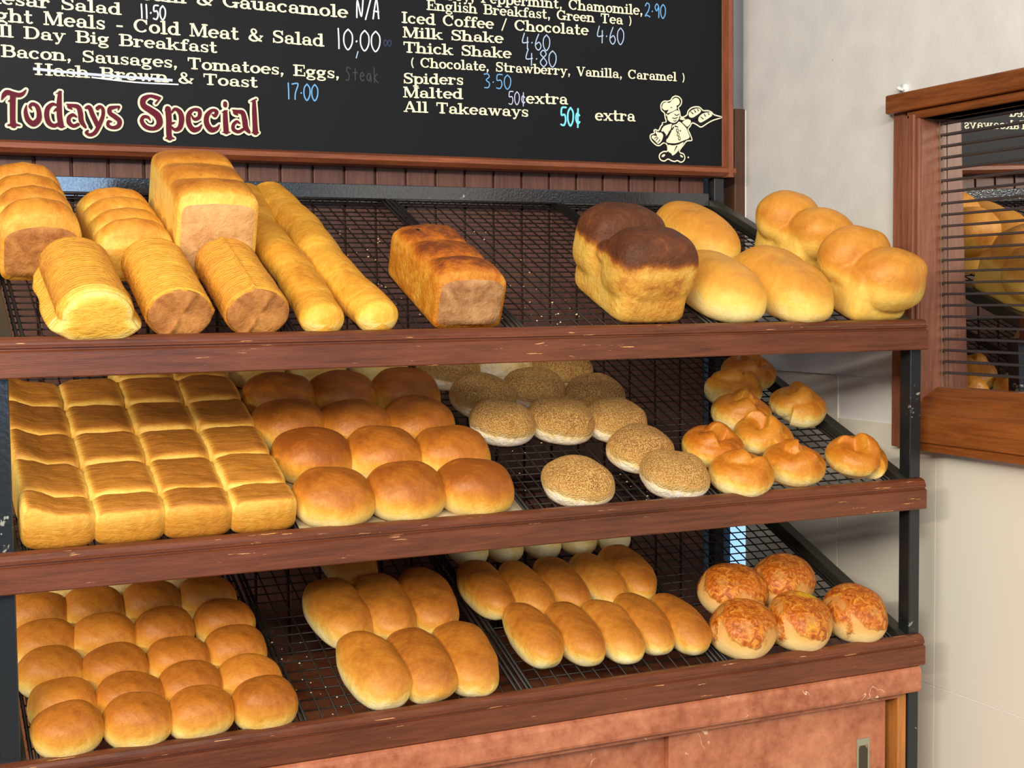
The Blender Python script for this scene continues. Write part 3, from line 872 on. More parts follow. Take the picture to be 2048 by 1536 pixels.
def ARC(cx, cy, rx, ry, a0, a1, tk=TH, tn=TN, n=14):
    out, pr = [], None
    for i in range(n + 1):
        a = math.radians(a0 + (a1 - a0) * i / n)
        p = (cx + rx * math.cos(a), cy + ry * math.sin(a))
        w = tn + (tk - tn) * abs(math.cos(a)) ** 1.5
        if pr:
            out.append((pr[0], p, (pr[1] + w) / 2))
        pr = (p, w)
    return out


def DOT(x, y, r=0.10):
    return [((x, y - 0.012), (x, y + 0.012), r * 2)]


def SPL(pts, w):
    """smooth line through points with a width at each"""
    P = [pts[0]] + list(pts) + [pts[-1]]
    W = [w[0]] + list(w) + [w[-1]]
    out, pr = [], None
    for k in range(1, len(P) - 2):
        for i in range(7 if k < len(P) - 3 else 8):
            t = i / 7
            q = tuple(0.5 * (2 * P[k][d] + (P[k + 1][d] - P[k - 1][d]) * t + (2 * P[k - 1][d] - 5 * P[k][d] + 4 * P[k + 1][d] - P[k + 2][d]) * t * t
                             + (3 * P[k][d] - P[k - 1][d] - 3 * P[k + 1][d] + P[k + 2][d]) * t ** 3) for d in (0, 1))
            ww = W[k] + (W[k + 1] - W[k]) * t
            if pr:
                out.append((pr[0], q, (pr[1] + ww) / 2))
            pr = (q, ww)
    return out


X = 0.68
GL = {
    'A': (1.06, BAR(.16, .04, .50, .97, TN) + BAR(.52, .97, .88, .03, TH) + BAR(.26, .32, .76, .32) + BAR(.02, .05, .32, .05) + BAR(.70, .05, 1.04, .05)),
    'B': (1.00, V(.24) + BAR(.2, .95, .58, .95) + BAR(.2, .53, .60, .53) + BAR(.2, .05, .60, .05) + ARC(.57, .74, .24, .21, 90, -90) + ARC(.60, .29, .28, .24, 90, -90)),
    'C': (1.02, ARC(.52, .5, .42, .45, 38, 318) + BAR(.88, .62, .88, .98, .09)),
    'D': (1.08, V(.24) + BAR(.2, .95, .54, .95) + BAR(.2, .05, .54, .05) + ARC(.54, .5, .40, .45, 90, -90)),
    'E': (.98, V(.24) + BAR(.2, .95, .88, .95) + BAR(.2, .5, .62, .5) + BAR(.2, .05, .90, .05) + BAR(.86, .68, .86, 1, .09) + BAR(.89, 0, .89, .34, .09) + BAR(.62, .36, .62, .64, .08)),
    'G': (1.10, ARC(.52, .5, .42, .45, 38, 330) + BAR(.88, .64, .88, .98, .09) + V(.88, .02, .45, 't')),
    'H': (1.14, V(.24) + V(.90) + BAR(.24, .5, .9, .5)),
    'I': (.52, V(.26)),
    'L': (.94, V(.24) + BAR(.2, .05, .86, .05) + BAR(.86, 0, .86, .40, .09)),
    'M': (1.30, V(.18, 0, 1, 'b', TN, .12) + BAR(.04, .95, .3, .95) + BAR(.24, .98, .64, .06, TH) + BAR(.64, .06, 1.04, .98, TN) + V(1.08, 0, 1, 'tb', TH, .1)),
    'P': (.94, V(.24) + BAR(.2, .95, .56, .95) + BAR(.2, .45, .56, .45) + ARC(.56, .70, .28, .25, 90, -90)),
    'S': (.88, SPL([(.76, .72), (.66, .90), (.44, .95), (.20, .86), (.20, .64), (.45, .52), (.70, .40), (.72, .16), (.46, .05), (.22, .09), (.12, .30)], [.08, .10, .10, .15, .18, .20, .18, .15, .10, .10, .08]) + BAR(.77, .66, .77, .99, .08) + BAR(.11, .01, .11, .36, .08)),
    'T': (1.04, V(.52, 0, 1, 'b') + BAR(.06, .94, .98, .94, .12) + BAR(.09, .68, .09, .97, .09) + BAR(.95, .68, .95, .97, .09)),
    'V': (1.04, BAR(.18, .97, .54, .03, TH) + BAR(.54, .03, .86, .97, TN) + BAR(.02, .95, .38, .95) + BAR(.70, .95, 1.02, .95)),
    'a': (.80, ARC(.36, .46, .24, .18, 170, 0, .1, .1) + DOT(.14, .47, .085) + V(.58, .06, .48, '') + ARC(.34, .20, .22, .16, 70, 290, .18, .09) + BAR(.36, .36, .58, .36, .08) + BAR(.34, .05, .56, .09, .09) + BAR(.56, .05, .78, .05, .10)),
    'b': (.80, V(.17, 0, 1, 'l') + ARC(.42, .34, .28, .30, 150, -150)),
    'c': (.74, ARC(.38, .34, .29, .30, 50, 318) + DOT(.58, .53, .085)),
    'd': (.86, ARC(.38, .34, .28, .30, 30, 330) + V(.64, 0, 1, 'l') + BAR(.64, .05, .86, .05)),
    'e': (.76, ARC(.38, .34, .29, .30, 0, 318) + BAR(.12, .36, .66, .36, .09)),
    'f': (.58, V(.26, 0, .78, 'b') + ARC(.46, .76, .20, .19, 180, 40, .18, .1) + DOT(.58, .84, .08) + BAR(.04, X - .05, .54, X - .05)),
    'g': (.80, ARC(.34, .43, .24, .20, 0, 360) + ARC(.38, -.12, .30, .14, 0, 360, .12, .1) + BAR(.14, .16, .22, .04, .12) + BAR(.24, .07, .5, .05, .13) + BAR(.52, .58, .74, .63, .11)),
    'h': (.92, V(.18, 0, 1, 'lb') + ARC(.44, .40, .24, .23, 170, 0, .18, .1) + V(.68, 0, .42, 'b')),
    'i': (.46, V(.22, 0, X, 'lb') + DOT(.22, .88, .10)),
    'k': (.90, V(.18, 0, 1, 'lb') + BAR(.24, .26, .66, .62, TN) + BAR(.40, .42, .70, .05, .17) + BAR(.52, .63, .84, .63) + BAR(.58, .05, .90, .05)),
    'l': (.46, V(.22, 0, 1, 'lb')),
    'm': (1.34, V(.18, 0, X, 'lb') + ARC(.40, .42, .22, .21, 170, 0, .18, .1) + V(.64, 0, .42, 'b', TH, .1) + ARC(.86, .42, .22, .21, 170, 0, .18, .1) + V(1.10, 0, .42, 'b')),
    'n': (.92, V(.18, 0, X, 'lb') + ARC(.44, .42, .24, .21, 170, 0, .18, .1) + V(.68, 0, .42, 'b')),
    'o': (.78, ARC(.38, .34, .29, .30, 0, 360)),
    'p': (.84, V(.18, -.28, X, 'lb') + ARC(.46, .34, .28, .30, 150, -150)),
    'r': (.70, V(.20, 0, X, 'lb') + ARC(.48, .44, .22, .18, 165, 60, .12, .1) + DOT(.58, .54, .095)),
    's': (.64, SPL([(.54, .50), (.44, .62), (.28, .64), (.13, .54), (.18, .40), (.36, .32), (.52, .22), (.48, .07), (.30, .04), (.16, .08), (.09, .20)], [.06, .09, .09, .13, .15, .16, .15, .13, .09, .09, .06]) + BAR(.55, .46, .55, .66, .06) + BAR(.08, .02, .08, .22, .06)),
    't': (.60, V(.24, .14, .92, '') + BAR(.03, X - .05, .52, X - .05) + ARC(.38, .17, .15, .13, 180, 340, .16, .1)),
    'u': (.90, V(.18, .2, X, 'l') + ARC(.42, .24, .24, .19, 180, 350, .18, .1) + V(.66, 0, X, 'l') + BAR(.66, .05, .88, .05)),
    'v': (.84, BAR(.16, .65, .42, .03, .17) + BAR(.42, .03, .68, .65, .1) + BAR(.0, .63, .32, .63) + BAR(.54, .63, .84, .63)),
    'w': (1.18, BAR(.16, .65, .38, .03, .17) + BAR(.38, .03, .58, .62, .1) + BAR(.58, .62, .80, .03, .17) + BAR(.80, .03, 1.02, .65, .1) + BAR(.0, .63, .32, .63) + BAR(.46, .63, .70, .63) + BAR(.88, .63, 1.18, .63)),
    'x': (.84, BAR(.16, .63, .66, .05, .17) + BAR(.66, .63, .16, .05, .1) + BAR(.0, .63, .32, .63) + BAR(.54, .63, .82, .63) + BAR(.0, .05, .30, .05) + BAR(.52, .05, .84, .05)),
    'y': (.84, BAR(.16, .65, .44, .03, .17) + BAR(.68, .65, .34, -.18, .1) + DOT(.22, -.20, .09) + BAR(.22, -.25, .34, -.18, .1) + BAR(.0, .63, .32, .63) + BAR(.54, .63, .84, .63)),
    '&': (1.10, SPL([(1.0, .42), (.86, .24), (.62, .06), (.34, .04), (.12, .20), (.20, .42), (.46, .56), (.60, .74), (.50, .92), (.32, .92), (.26, .74), (.44, .46), (.72, .16), (.98, .04)], [.08, .09, .10, .14, .18, .13, .1, .13, .1, .1, .15, .19, .19, .1]) + BAR(.84, .44, 1.08, .44, .09)),
    '-': (.60, BAR(.10, .34, .50, .34, .13)),
    '/': (.60, BAR(.08, -.1, .50, 1.05, .11)),
    '(': (.50, ARC(.62, .42, .38, .62, 125, 235, .13, .07)),
    ')': (.50, ARC(-.12, .42, .38, .62, 55, -55, .13, .07)),
    ',': (.40, DOT(.18, .10, .11) + BAR(.24, .10, .12, -.16, .10)),
}


def ribbon(mb, strokes, fx, y, cap=True, sx=1.0):
    """flat strokes laid on the board face; fx maps a point to (x, z)"""
    for p, q, w in strokes:
        d = Vector((q[0] - p[0], q[1] - p[1]))
        if d.length < 1e-9:
            continue
        d.normalize()
        nrm = Vector((-d.y, d.x)) * (w / 2)
        e = d * min(0.02, w * 0.1) if cap else Vector((0, 0))
        c = [(p[0] + nrm.x - e.x, p[1] + nrm.y - e.y), (p[0] - nrm.x - e.x, p[1] - nrm.y - e.y), (q[0] - nrm.x + e.x, q[1] - nrm.y + e.y), (q[0] + nrm.x + e.x, q[1] + nrm.y + e.y)]
        v = [fx(*t) for t in c]
        yy = y - 1.5e-6 * len(mb.f)          # paint strokes overlap: each lies a hair above the last
        mb.add([(a, yy, z) for a, z in v], [(0, 1, 2, 3)])


def disc(mb, x, z, r, y, rz=None):
    n = 14
    y = y - 1.5e-6 * len(mb.f)
    mb.add([(x + r * math.cos(2 * math.pi * i / n), y, z + (rz or r) * math.sin(2 * math.pi * i / n)) for i in range(n)], [tuple(range(n))])


for txt, x0, z0, x1, z1, hcap in PRINTED:
    total, pen, items = 0, 0, []
    for ch in txt:
        if ch == ' ':
            pen += 0.62
            continue
        items.append((pen, GL[ch][1]))
        pen += GL[ch][0] + 0.02
    sx = (x1 - x0) / (pen - 0.02)
    b = MB()
    for px, st in items:
        dots = [s for s in st if s[1][0] == s[0][0] and abs(s[1][1] - s[0][1] - 0.024) < 1e-6]
        fx = lambda gx, gy, px=px: (x0 + (px + gx) * sx, z0 + (z1 - z0) * (px / pen) + gy * hcap)
        ribbon(b, [s for s in st if s not in dots], fx, YB - 0.0006)
        for p, q, w in dots:
            a, c = fx(p[0], (p[1] + q[1]) / 2)
            disc(b, a, c, w / 2 * sx, YB - 0.0006, w / 2 * hcap)
    b.build('printed_line', M['cream'], board)

# chalk prices
DG = {'0': [[(.5, 1), (.15, .75), (.12, .3), (.45, 0), (.82, .3), (.85, .75), (.5, 1)]], '1': [[(.45, 1), (.5, .5), (.5, 0)]],
      '2': [[(.12, .78), (.4, 1), (.78, .85), (.6, .45), (.1, .08), (.4, .12), (.9, .02)]], '3': [[(.15, .95), (.6, .98), (.75, .78), (.4, .55), (.78, .35), (.65, .05), (.15, .02)]],
      '4': [[(.35, 1), (.12, .42), (.85, .46)], [(.72, .75), (.68, 0)]], '5': [[(.85, 1), (.28, .96), (.22, .58), (.65, .60), (.8, .3), (.55, .02), (.1, .06)]],
      '6': [[(.55, 1), (.2, .5), (.2, .15), (.55, 0), (.82, .25), (.6, .5), (.22, .35)]], '7': [[(.1, .95), (.85, .98), (.5, .4), (.45, 0)]],
      '8': [[(.5, .55), (.18, .78), (.5, 1), (.8, .78), (.5, .55), (.15, .25), (.5, 0), (.85, .25), (.5, .55)]], '9': [[(.8, .8), (.5, 1), (.2, .75), (.45, .5), (.8, .75), (.78, 0)]],
      '.': [[(.45, .42), (.55, .46)]], '/': [[(.85, 1.05), (.15, -.1)]], 'N': [[(.1, 0), (.2, .9), (.65, .08), (.9, 1)]], 'A': [[(.1, 0), (.55, 1.05), (.8, 0)], [(.2, .42), (.85, .38)]],
      'c': [[(.75, .6), (.4, .7), (.25, .4), (.5, .15), (.8, .25)], [(.55, .95), (.5, -.1)]],
      's': [[(.8, .85), (.4, .95), (.25, .7), (.6, .45), (.5, .1), (.1, .1)]], 't': [[(.5, .9), (.5, .1)], [(.2, .6), (.85, .62)]], 'e': [[(.2, .4), (.75, .45), (.5, .65), (.2, .4), (.45, .1), (.8, .18)]],
      'a': [[(.75, .55), (.4, .6), (.2, .3), (.5, .1), (.72, .5), (.8, .05)]], 'k': [[(.25, 1), (.28, 0)], [(.7, .6), (.3, .35), (.85, 0)]]}
for txt, x0, z0, w, h, colr, lw in CHALK:
    b = MB()
    wid = [0.5 if c == '.' else (0.7 if c == '1' else 1.0) for c in txt]
    cw = w / sum(wid)
    pen = 0
    for c, wd in zip(txt, wid):
        for pl in DG[c]:
            st = SPL([(x0 + (pen + p[0] * wd) * cw, z0 + p[1] * h) for p in pl], [lw] * len(pl))
            ribbon(b, st, lambda a, z: (a, z), YB - 0.0005, cap=False)
            for p, q, ww in st:
                disc(b, p[0], p[1], lw / 2, YB - 0.0005)
        pen += wd
    b.build('chalk_price', M['chalk_' + colr], board)
for pts, colr, lw in STROKES:
    b = MB()
    ribbon(b, SPL(pts, [lw] * len(pts)), lambda a, z: (a, z), YB - 0.0009, cap=False)
    b.build('chalk_stroke', M['chalk_' + colr], board)

# the large decorative heading: maroon letters with a cream outline
for nm, mat, extra, yy in (('heading_outline', 'cream', 0.0062, YB - 0.0003), ('heading_letters', 'maroon', 0.0, YB - 0.0026)):
    b = MB()
    for st in SPECIAL:
        seg = SPL([(p[0], p[1]) for p in st], [p[2] + extra for p in st])
        ribbon(b, seg, lambda a, z: (a, z), yy, cap=False)
        for p, q, w in seg:
            disc(b, p[0], p[1], w / 2, yy)
            disc(b, q[0], q[1], w / 2, yy)
    b.build(nm, M[mat], board)


# the baker emblem in the lower right corner
def poly(mb, pts, y):
    y = y - 2e-5 * len(mb.f)
    mb.add([(a, y, z) for a, z in pts], [tuple(range(len(pts)))])


def smooth_loop(pts, n=4):
    out = []
    m = len(pts)
    for k in range(m):
        P = [Vector(pts[(k + i - 1) % m]) for i in range(4)]
        for i in range(n):
            t = i / n
            out.append(tuple(0.5 * (2 * P[1] + (P[2] - P[0]) * t + (2 * P[0] - 5 * P[1] + 4 * P[2] - P[3]) * t * t + (3 * P[1] - P[0] - 3 * P[2] + P[3]) * t ** 3)))
    return out


def inset(pts, d):
    m = len(pts)
    area = sum(pts[i][0] * pts[(i + 1) % m][1] - pts[(i + 1) % m][0] * pts[i][1] for i in range(m))
    s = 1 if area > 0 else -1
    out = []
    for i in range(m):
        a, c = Vector(pts[i - 1]), Vector(pts[(i + 1) % m])
        t = (c - a).normalized()
        out.append((pts[i][0] - t.y * d * s, pts[i][1] + t.x * d * s))
    return out


b = MB()
ol = smooth_loop(BAKER_OUTLINE, 3)
poly(b, ol, YB - 0.0005)
b.build('baker_outline', M['cream'], board)
b = MB()
poly(b, inset(ol, 0.0024), YB - 0.0008)
b.build('baker_silhouette', M['ink'], board)  # black printed silhouette inside the cream outline
b = MB()
for p in BAKER_CREAM:
    poly(b, smooth_loop(p, 3), YB - 0.0011)
b.build('baker_figure', M['cream'], board)
for nm, data, mat, yy in (('baker_lines', BAKER_LINES, 'ink', YB - 0.0016), ('baker_buttons', BAKER_BUTTONS, 'cream', YB - 0.0026)):
    b = MB()
    for st in data:
        seg = SPL([(p[0], p[1]) for p in st], [p[2] for p in st])
        ribbon(b, seg, lambda a, z: (a, z), yy, cap=False)
        for p, q, w in seg:
            disc(b, p[0], p[1], w / 2, yy)
            disc(b, q[0], q[1], w / 2, yy)
    b.build(nm, M[mat], board)


# ------------------------------------------------------------------ bread
def place(o, shelf, x, y, rz=0.0, lift=0.0016):
    """sets a piece of bread on its sloping shelf"""
    nz = lift + 0.0008
    o.location = (x, y - nz * math.sin(ANG), Z0 + SHELF[shelf] + SLOPE * y + nz * math.cos(ANG))
    o.rotation_mode = 'ZYX'
    o.rotation_euler = (ANG, 0, rz)
    return o


def spow(v, p):
    return math.copysign(abs(v) ** p, v)


def dome(W, L, H, seed, belly=0.32, e=2.2, er=0.75, lump=0.05, n=44, m=26, bake_lo=0.12, bake_hi=0.85, taper=0.0, bend=0.0, top=1.0, flat=1.1, ends_pale=0.0):
    """a risen roll or oval loaf: flat underneath, widest low down, domed above; crust browns towards the top"""
    s = Vector((seed * 7.13, seed * 3.71, seed * 1.37))
    rings, bakes = [], []
    for j in range(1, m):
        v = -math.pi / 2 + math.pi * j / m
        r = abs(math.cos(v)) ** (er if v > 0 else 0.36)
        z = H * (belly + (1 - belly) * math.sin(v)) if v > 0 else H * belly * (1 - abs(math.sin(v)) ** flat)
        ring, bk = [], []
        for i in range(n):
            u = 2 * math.pi * i / n
            fx, fy = r * spow(math.cos(u), 2 / e), r * spow(math.sin(u), 2 / e)
            x, y = W / 2 * fx * (1 + taper * fy), L / 2 * fy
            x += bend * (fy * fy - 0.4)
            p = Vector((x, y, z))
            k = 1 + lump * noise.noise(p * (1.5 / max(W, 0.04)) + s) + lump * 0.35 * noise.noise(p * (4.2 / max(W, 0.04)) + s)
            q = Vector((x * k, y * k, max(0.0, z * (1 + lump * 1.2 * noise.noise(p * 22 + s * 2)) if z > 0.004 else z)))
            ring.append(tuple(q))
            bk.append(float(sstep(bake_lo, bake_hi, z / H)) * top * (1 - ends_pale * abs(fy) ** 3))
        rings.append(ring)
        bakes.append(bk)
    b = MB()
    b.sections(rings, bakes)
    return b


def tin_loaf(W, L, H, seed, humps=4, hump=0.012, crown=0.012, e=9.0, flare=0.0, lump=0.02, sag=0.0, n=64, m=60, end_bake=0.55, side_bake=0.34, top_bake=0.85, round_end=10.0):
    """a loaf baked in a tin: straight sides, a row of risen humps along the top"""
    s = Vector((seed * 5.3, seed * 2.9, seed))
    rings, bakes = [], []
    ts = [0.0] + [0.5 - 0.5 * math.cos(math.pi * (k / m) ** 1.0) for k in range(1, m)] + [1.0]
    ts = [0.55 * t + 0.45 * k / m for k, t in enumerate(ts)]
    for k, t in enumerate(ts):
        q = max(0.0, 1 - abs(2 * t - 1) ** round_end) ** (1 / round_end)
        sc = 0.0 if k in (0, m) else q
        sc = 0.80 + 0.20 * sc if True else sc
        hv = abs(math.sin(math.pi * humps * t)) ** 0.55 if humps else 1.0
        ring, bk = [], []
        for i in range(n):
            u = 2 * math.pi * i / n
            cx, cz = spow(math.cos(u), 2 / e), spow(math.sin(u), 2 / e)
            zz = H / 2 + H / 2 * cz * sc + (H / 2 * (1 - sc) * 0 if cz < 0 else 0)
            up_ = max(0.0, cz)
            x = W / 2 * cx * (sc * 0.5 + 0.5) * (1 + flare * (zz / H - 0.5))
            z = zz + up_ ** 3 * (crown * (1 - min(1, abs(cx)) ** 2.4) + hump * (hv - 0.5) * (1 - 0.65 * min(1, abs(cx)) ** 3)) - up_ * sag * math.sin(math.pi * t)
            y = L * (t - 0.5)
            p = Vector((x, y, z))
            kx = 1 + lump * noise.noise(p * 14 + s)
            ring.append((x * kx, y + (0.004 * noise.noise(p * 20 + s) if 0.04 < t < 0.96 else 0.0), max(0.0, z * (1 + lump * noise.noise(p * 16 + s * 1.7)))))
            edge = 1 - abs(2 * t - 1) ** 14
            topness = float(sstep(0.78, 0.98, z / (H + crown)))
            bb = side_bake + (top_bake - side_bake) * topness * (0.55 + 0.45 * hv)
            if topness < 0.1:
                bb += 0.08 * (1 - z / H)
            bk.append(bb * edge + end_bake * (1 - edge))
        rings.append(ring)
        bakes.append(bk)
    # flat end faces in a softer brown
    def end(ring, sgn):
        out, ob = [], []
        c = np.mean(np.array(ring), 0)
        for f in (0.94, 0.7, 0.35):
            rr = []
            for p in ring:
                q = c + (np.array(p) - c) * f
                q[1] += sgn * (0.0035 + 0.002 * noise.noise(Vector(q) * 30 + s))
                rr.append(tuple(q))
            out.append(rr)
            ob.append([end_bake + 0.05 * (1 - f)] * len(ring))
        return out, ob
    a, ab = end(rings[0], -1)
    z, zb = end(rings[-1], 1)
    b = MB()
    b.sections(a[::-1] + rings + z, ab[::-1] + bakes + zb)
    return b


def ribbed_loaf(R, RZ, L, seed, seam=None, flange=0.0, dome_end=False, n=72, m=110):
    """a loaf baked in a closed ribbed drum: fine ribs around a barrel, brown pressed ends"""
    s = Vector((seed, seed * 2.2, seed * 0.7))
    rings, bakes = [], []
    for k in range(m + 1):
        t = k / m
        y = L * (t - 0.5)
        fall = 1 - max(0.0, abs(2 * t - 1) - 0.93) / 0.07 * 0.055
        ring, bk = [], []
        for i in range(n):
            u = 2 * math.pi * i / n
            c, si = math.cos(u), math.sin(u)
            jit = noise.noise(Vector((c * 1.5, si * 1.5, t * 6)) + s)
            rib = 0.0011 * math.sin(2 * math.pi * (y / 0.0068 + 0.35 * jit)) * (1 if si > -0.4 else 0.2)
            r = fall + rib / R + 0.02 * jit
            x, z = R * r * c, RZ + RZ * r * (si if si > -0.86 else -0.86 + (si + 0.86) * 0.25)
            if seam is not None:
                dth = abs((u - seam + math.pi) % (2 * math.pi) - math.pi)
                bump = math.exp(-(dth / 0.055) ** 2) * 0.0042
                x += bump * c
                z += bump * si
            if flange:
                low = float(sstep(-0.18, -0.42, si))
                wv = 1 + 0.35 * noise.noise(Vector((t * 4, c * 2, 3.1)) + s)
                x += math.copysign(flange * low * wv * (1 - 0.3 * abs(2 * t - 1) ** 3), c)
                z = z if si > -0.3 else max(0.0, z * 0.8)
            ring.append((x, y, max(0.0, z)))
            bb = 0.46 + 0.10 * math.sin(2 * math.pi * (y / 0.0068 + 0.35 * jit)) + 0.16 * (1 - abs(si)) - (0.25 if flange and si < -0.1 else 0)
            bk.append(bb - (0.30 if flange and t < 0.10 else 0))
        rings.append(ring)
        bakes.append(bk)

    def end(ring, sgn):
        out, ob = [], []
        c = np.mean(np.array(ring), 0)
        for f in (0.97, 0.90, 0.6, 0.3):
            rr = []
            for p in ring:
                q = c + (np.array(p) - c) * f
                ridge = 0.003 * math.exp(-((q[0] * math.cos(0.5) - (q[2] - c[2]) * math.sin(0.5)) / 0.004) ** 2) if seam is not None else 0
                q[1] += sgn * ((0.002 if f > 0.95 else 0.0035) + ridge + (0.010 * (1 - f) if dome_end else 0) + 0.0012 * noise.noise(Vector(q) * 40 + s))
                rr.append(tuple(q))
            out.append(rr)
            ob.append([((0.05 if f > 0.85 else 0.36) if dome_end else (0.55 if f > 0.95 else 0.84))] * len(ring))
        return out, ob
    a, ab = end(rings[0], -1)
    z, zb = end(rings[-1], 1)
    b = MB()
    b.sections(a[::-1] + rings + z, ab[::-1] + bakes + zb)
    return b


def stick(path, RW, RH, seed, n=36, m=120):
    """a baguette: a long rolled stick with spiral folds, pointed softly at its ends"""
    s = Vector((seed, seed * 1.9, seed * 0.6))
    P = [Vector(p) for p in path]
    rings, bakes = [], []
    for k in range(m + 1):
        t = k / m
        f = t * (len(P) - 1)
        i0 = min(int(f), len(P) - 2)
        w = f - i0
        w = w * w * (3 - 2 * w)
        c = P[i0].lerp(P[i0 + 1], w)
        y = P[0].y + (P[-1].y - P[0].y) * t
        d = min(t, 1 - t) / 0.045
        taper = 1.0 if d >= 1 else math.sqrt(max(0.02, 1 - (1 - d) ** 2))
        ring, bk = [], []
        for i in range(n):
            u = 2 * math.pi * i / n
            fold = abs(math.sin(math.pi * (t * 5.2 + 0.10 * math.cos(u) + seed * 0.3))) ** 0.5
            r = taper * (0.93 + 0.09 * fold + 0.03 * noise.noise(Vector((math.cos(u), math.sin(u), t * 14)) + s))
            x, z = c.x + RW * r * math.cos(u), RH + RH * r * math.sin(u)
            ring.append((x, y, max(0.0, z)))
            bk.append(0.30 + 0.34 * float(sstep(-0.5, 0.9, math.sin(u))) * (0.6 + 0.4 * fold) - (0.12 if d < 0.6 else 0) + (0.25 if math.sin(u) < -0.75 else 0))
        rings.append(ring)
        bakes.append(bk)
    b = MB()
    b.sections(rings, bakes)
    return b


def ball(cx, cy, cz, rx, ry, rz, e1=1.0, e2=1.0, n=32, m=20, rot=0.0):
    v, f = [], []
    for j in range(m + 1):
        a = -math.pi / 2 + math.pi * j / m
        for i in range(n):
            u = 2 * math.pi * i / n
            x, y = rx * spow(math.cos(a), e1) * spow(math.cos(u), e2), ry * spow(math.cos(a), e1) * spow(math.sin(u), e2)
            v.append((cx + x * math.cos(rot) - y * math.sin(rot), cy + x * math.sin(rot) + y * math.cos(rot), cz + rz * spow(math.sin(a), e1)))
    for j in range(m):
        f += [(j * n + i, j * n + (i + 1) % n, (j + 1) * n + (i + 1) % n, (j + 1) * n + i) for i in range(n)]
    return v, f


def rope(path, radii, n=18):
    rings = []
    P = [Vector(p) for p in path]
    for k, p in enumerate(P):
        d = (P[min(k + 1, len(P) - 1)] - P[max(k - 1, 0)]).normalized()
        a = d.cross(Vector((0, 0, 1)))
        a = a.normalized() if a.length > 1e-4 else Vector((1, 0, 0))
        c = a.cross(d)
        rings.append([tuple(p + (a * math.cos(2 * math.pi * i / n) + c * math.sin(2 * math.pi * i / n)) * radii[k]) for i in range(n)])
    b = MB()
    b.sections(rings)
    return b.v, b.f


def fuse(name, lumps, voxel, smooth, mat, bake, lump=0.0, seed=0.0):
    """joins overlapping lumps of dough into one skin and browns it with bake(x, y, z, normal_z)"""
    b = MB()
    for v, f in lumps:
        b.add(v, f)
    me = b.mesh(name, None)
    o = bpy.data.objects.new(name, me)
    COL.objects.link(o)
    r = o.modifiers.new('remesh', 'REMESH')
    r.mode, r.voxel_size = 'VOXEL', voxel
    s = o.modifiers.new('smooth', 'SMOOTH')
    s.factor, s.iterations = 0.5, smooth
    dg = bpy.context.evaluated_depsgraph_get()
    out = bpy.data.meshes.new_from_object(o.evaluated_get(dg))
    bpy.data.objects.remove(o)
    out.name = name
    out.materials.clear()
    out.materials.append(mat)
    for a in list(out.attributes):
        if a.name == 'bake':
            out.attributes.remove(a)
    sd = Vector((seed * 3.3, seed * 1.7, seed))
    for v in out.vertices:
        k = 1 + lump * noise.noise(v.co * 26 + sd)
        v.co = (v.co.x * k, v.co.y * k, max(0.0, v.co.z * (1 + lump * noise.noise(v.co * 20 + sd * 2))))
    out.update()
    at = out.attributes.new('bake', 'FLOAT', 'POINT')
    at.data.foreach_set('value', np.array([bake(v.co.x, v.co.y, v.co.z, v.normal.z) for v in out.vertices], dtype=np.float32))
    out.polygons.foreach_set('use_smooth', [True] * len(out.polygons))
    return out


def link_mesh(name, me):
    o = bpy.data.objects.new(name, me)
    COL.objects.link(o)
    return o


rnd = random.Random(4)


def dull_ends(o, half, mat):
    """the flat ends get a duller crust; tin loaves have weaker front light painted in"""
    o.data.materials.append(mat)
    for p in o.data.polygons:
        if abs(p.center.y) > half:
            p.material_index = 1



# --- top shelf: loaves
o = tin_loaf(0.102, 0.205, 0.076, 1, humps=4, hump=0.022, crown=0.018, e=7, end_bake=0.62, side_bake=0.36, top_bake=0.80).build('tin_loaf', M['loaf'], smooth=True)
dull_ends(o, 0.1028, M['end_brown'])
tag(place(o, 1, -1.292, 0.308, 0.03), 'four-humped tin loaf with scorched top, at the far left of the top shelf', 'loaf', 'tin loaves on the top shelf')
o = tin_loaf(0.098, 0.175, 0.056, 2, humps=4, hump=0.018, crown=0.016, e=6, end_bake=0.42, side_bake=0.30, top_bake=0.66, flare=0.12).build('tin_loaf', M['loaf'], smooth=True)
tag(place(o, 1, -1.172, 0.292, 0.04), 'low humped golden loaf squeezed between the far left loaf and the tall square loaf', 'loaf', 'tin loaves on the top shelf')
o = tin_loaf(0.110, 0.205, 0.120, 3, humps=3, hump=0.010, crown=0.006, e=10, end_bake=0.34, side_bake=0.24, top_bake=0.82).build('square_loaf', M['loaf'], smooth=True)
dull_ends(o, 0.1028, M['end_pale'])
tag(place(o, 1, -1.064, 0.310, 0.0), 'tall pale square sandwich loaf with browned top, the highest on the left', 'loaf', 'tin loaves on the top shelf')
o = tin_loaf(0.100, 0.195, 0.075, 4, humps=3, hump=0.010, crown=0.010, e=8, end_bake=0.60, side_bake=0.44, top_bake=0.92, lump=0.03).build('square_loaf', M['rough_loaf'], smooth=True)
dull_ends(o, 0.0978, M['end_tan'])
top_z = max(v.co.z for v in o.data.vertices if abs(v.co.x + 0.024) < 0.006 and abs(v.co.y - 0.062) < 0.006)
sb = MB()
sb.add(*ball(-0.024, 0.062, top_z - 0.0004, 0.0032, 0.0044, 0.0016, n=12, m=8))
sp = sb.build('burnt_raisin', M['ink'], o, True)
sp['label'] = 'small dark burnt raisin'
tag(place(o, 1, -0.762, 0.134, 0.0), 'golden square tin loaf standing alone in the middle of the top shelf', 'loaf', 'tin loaves on the top shelf')

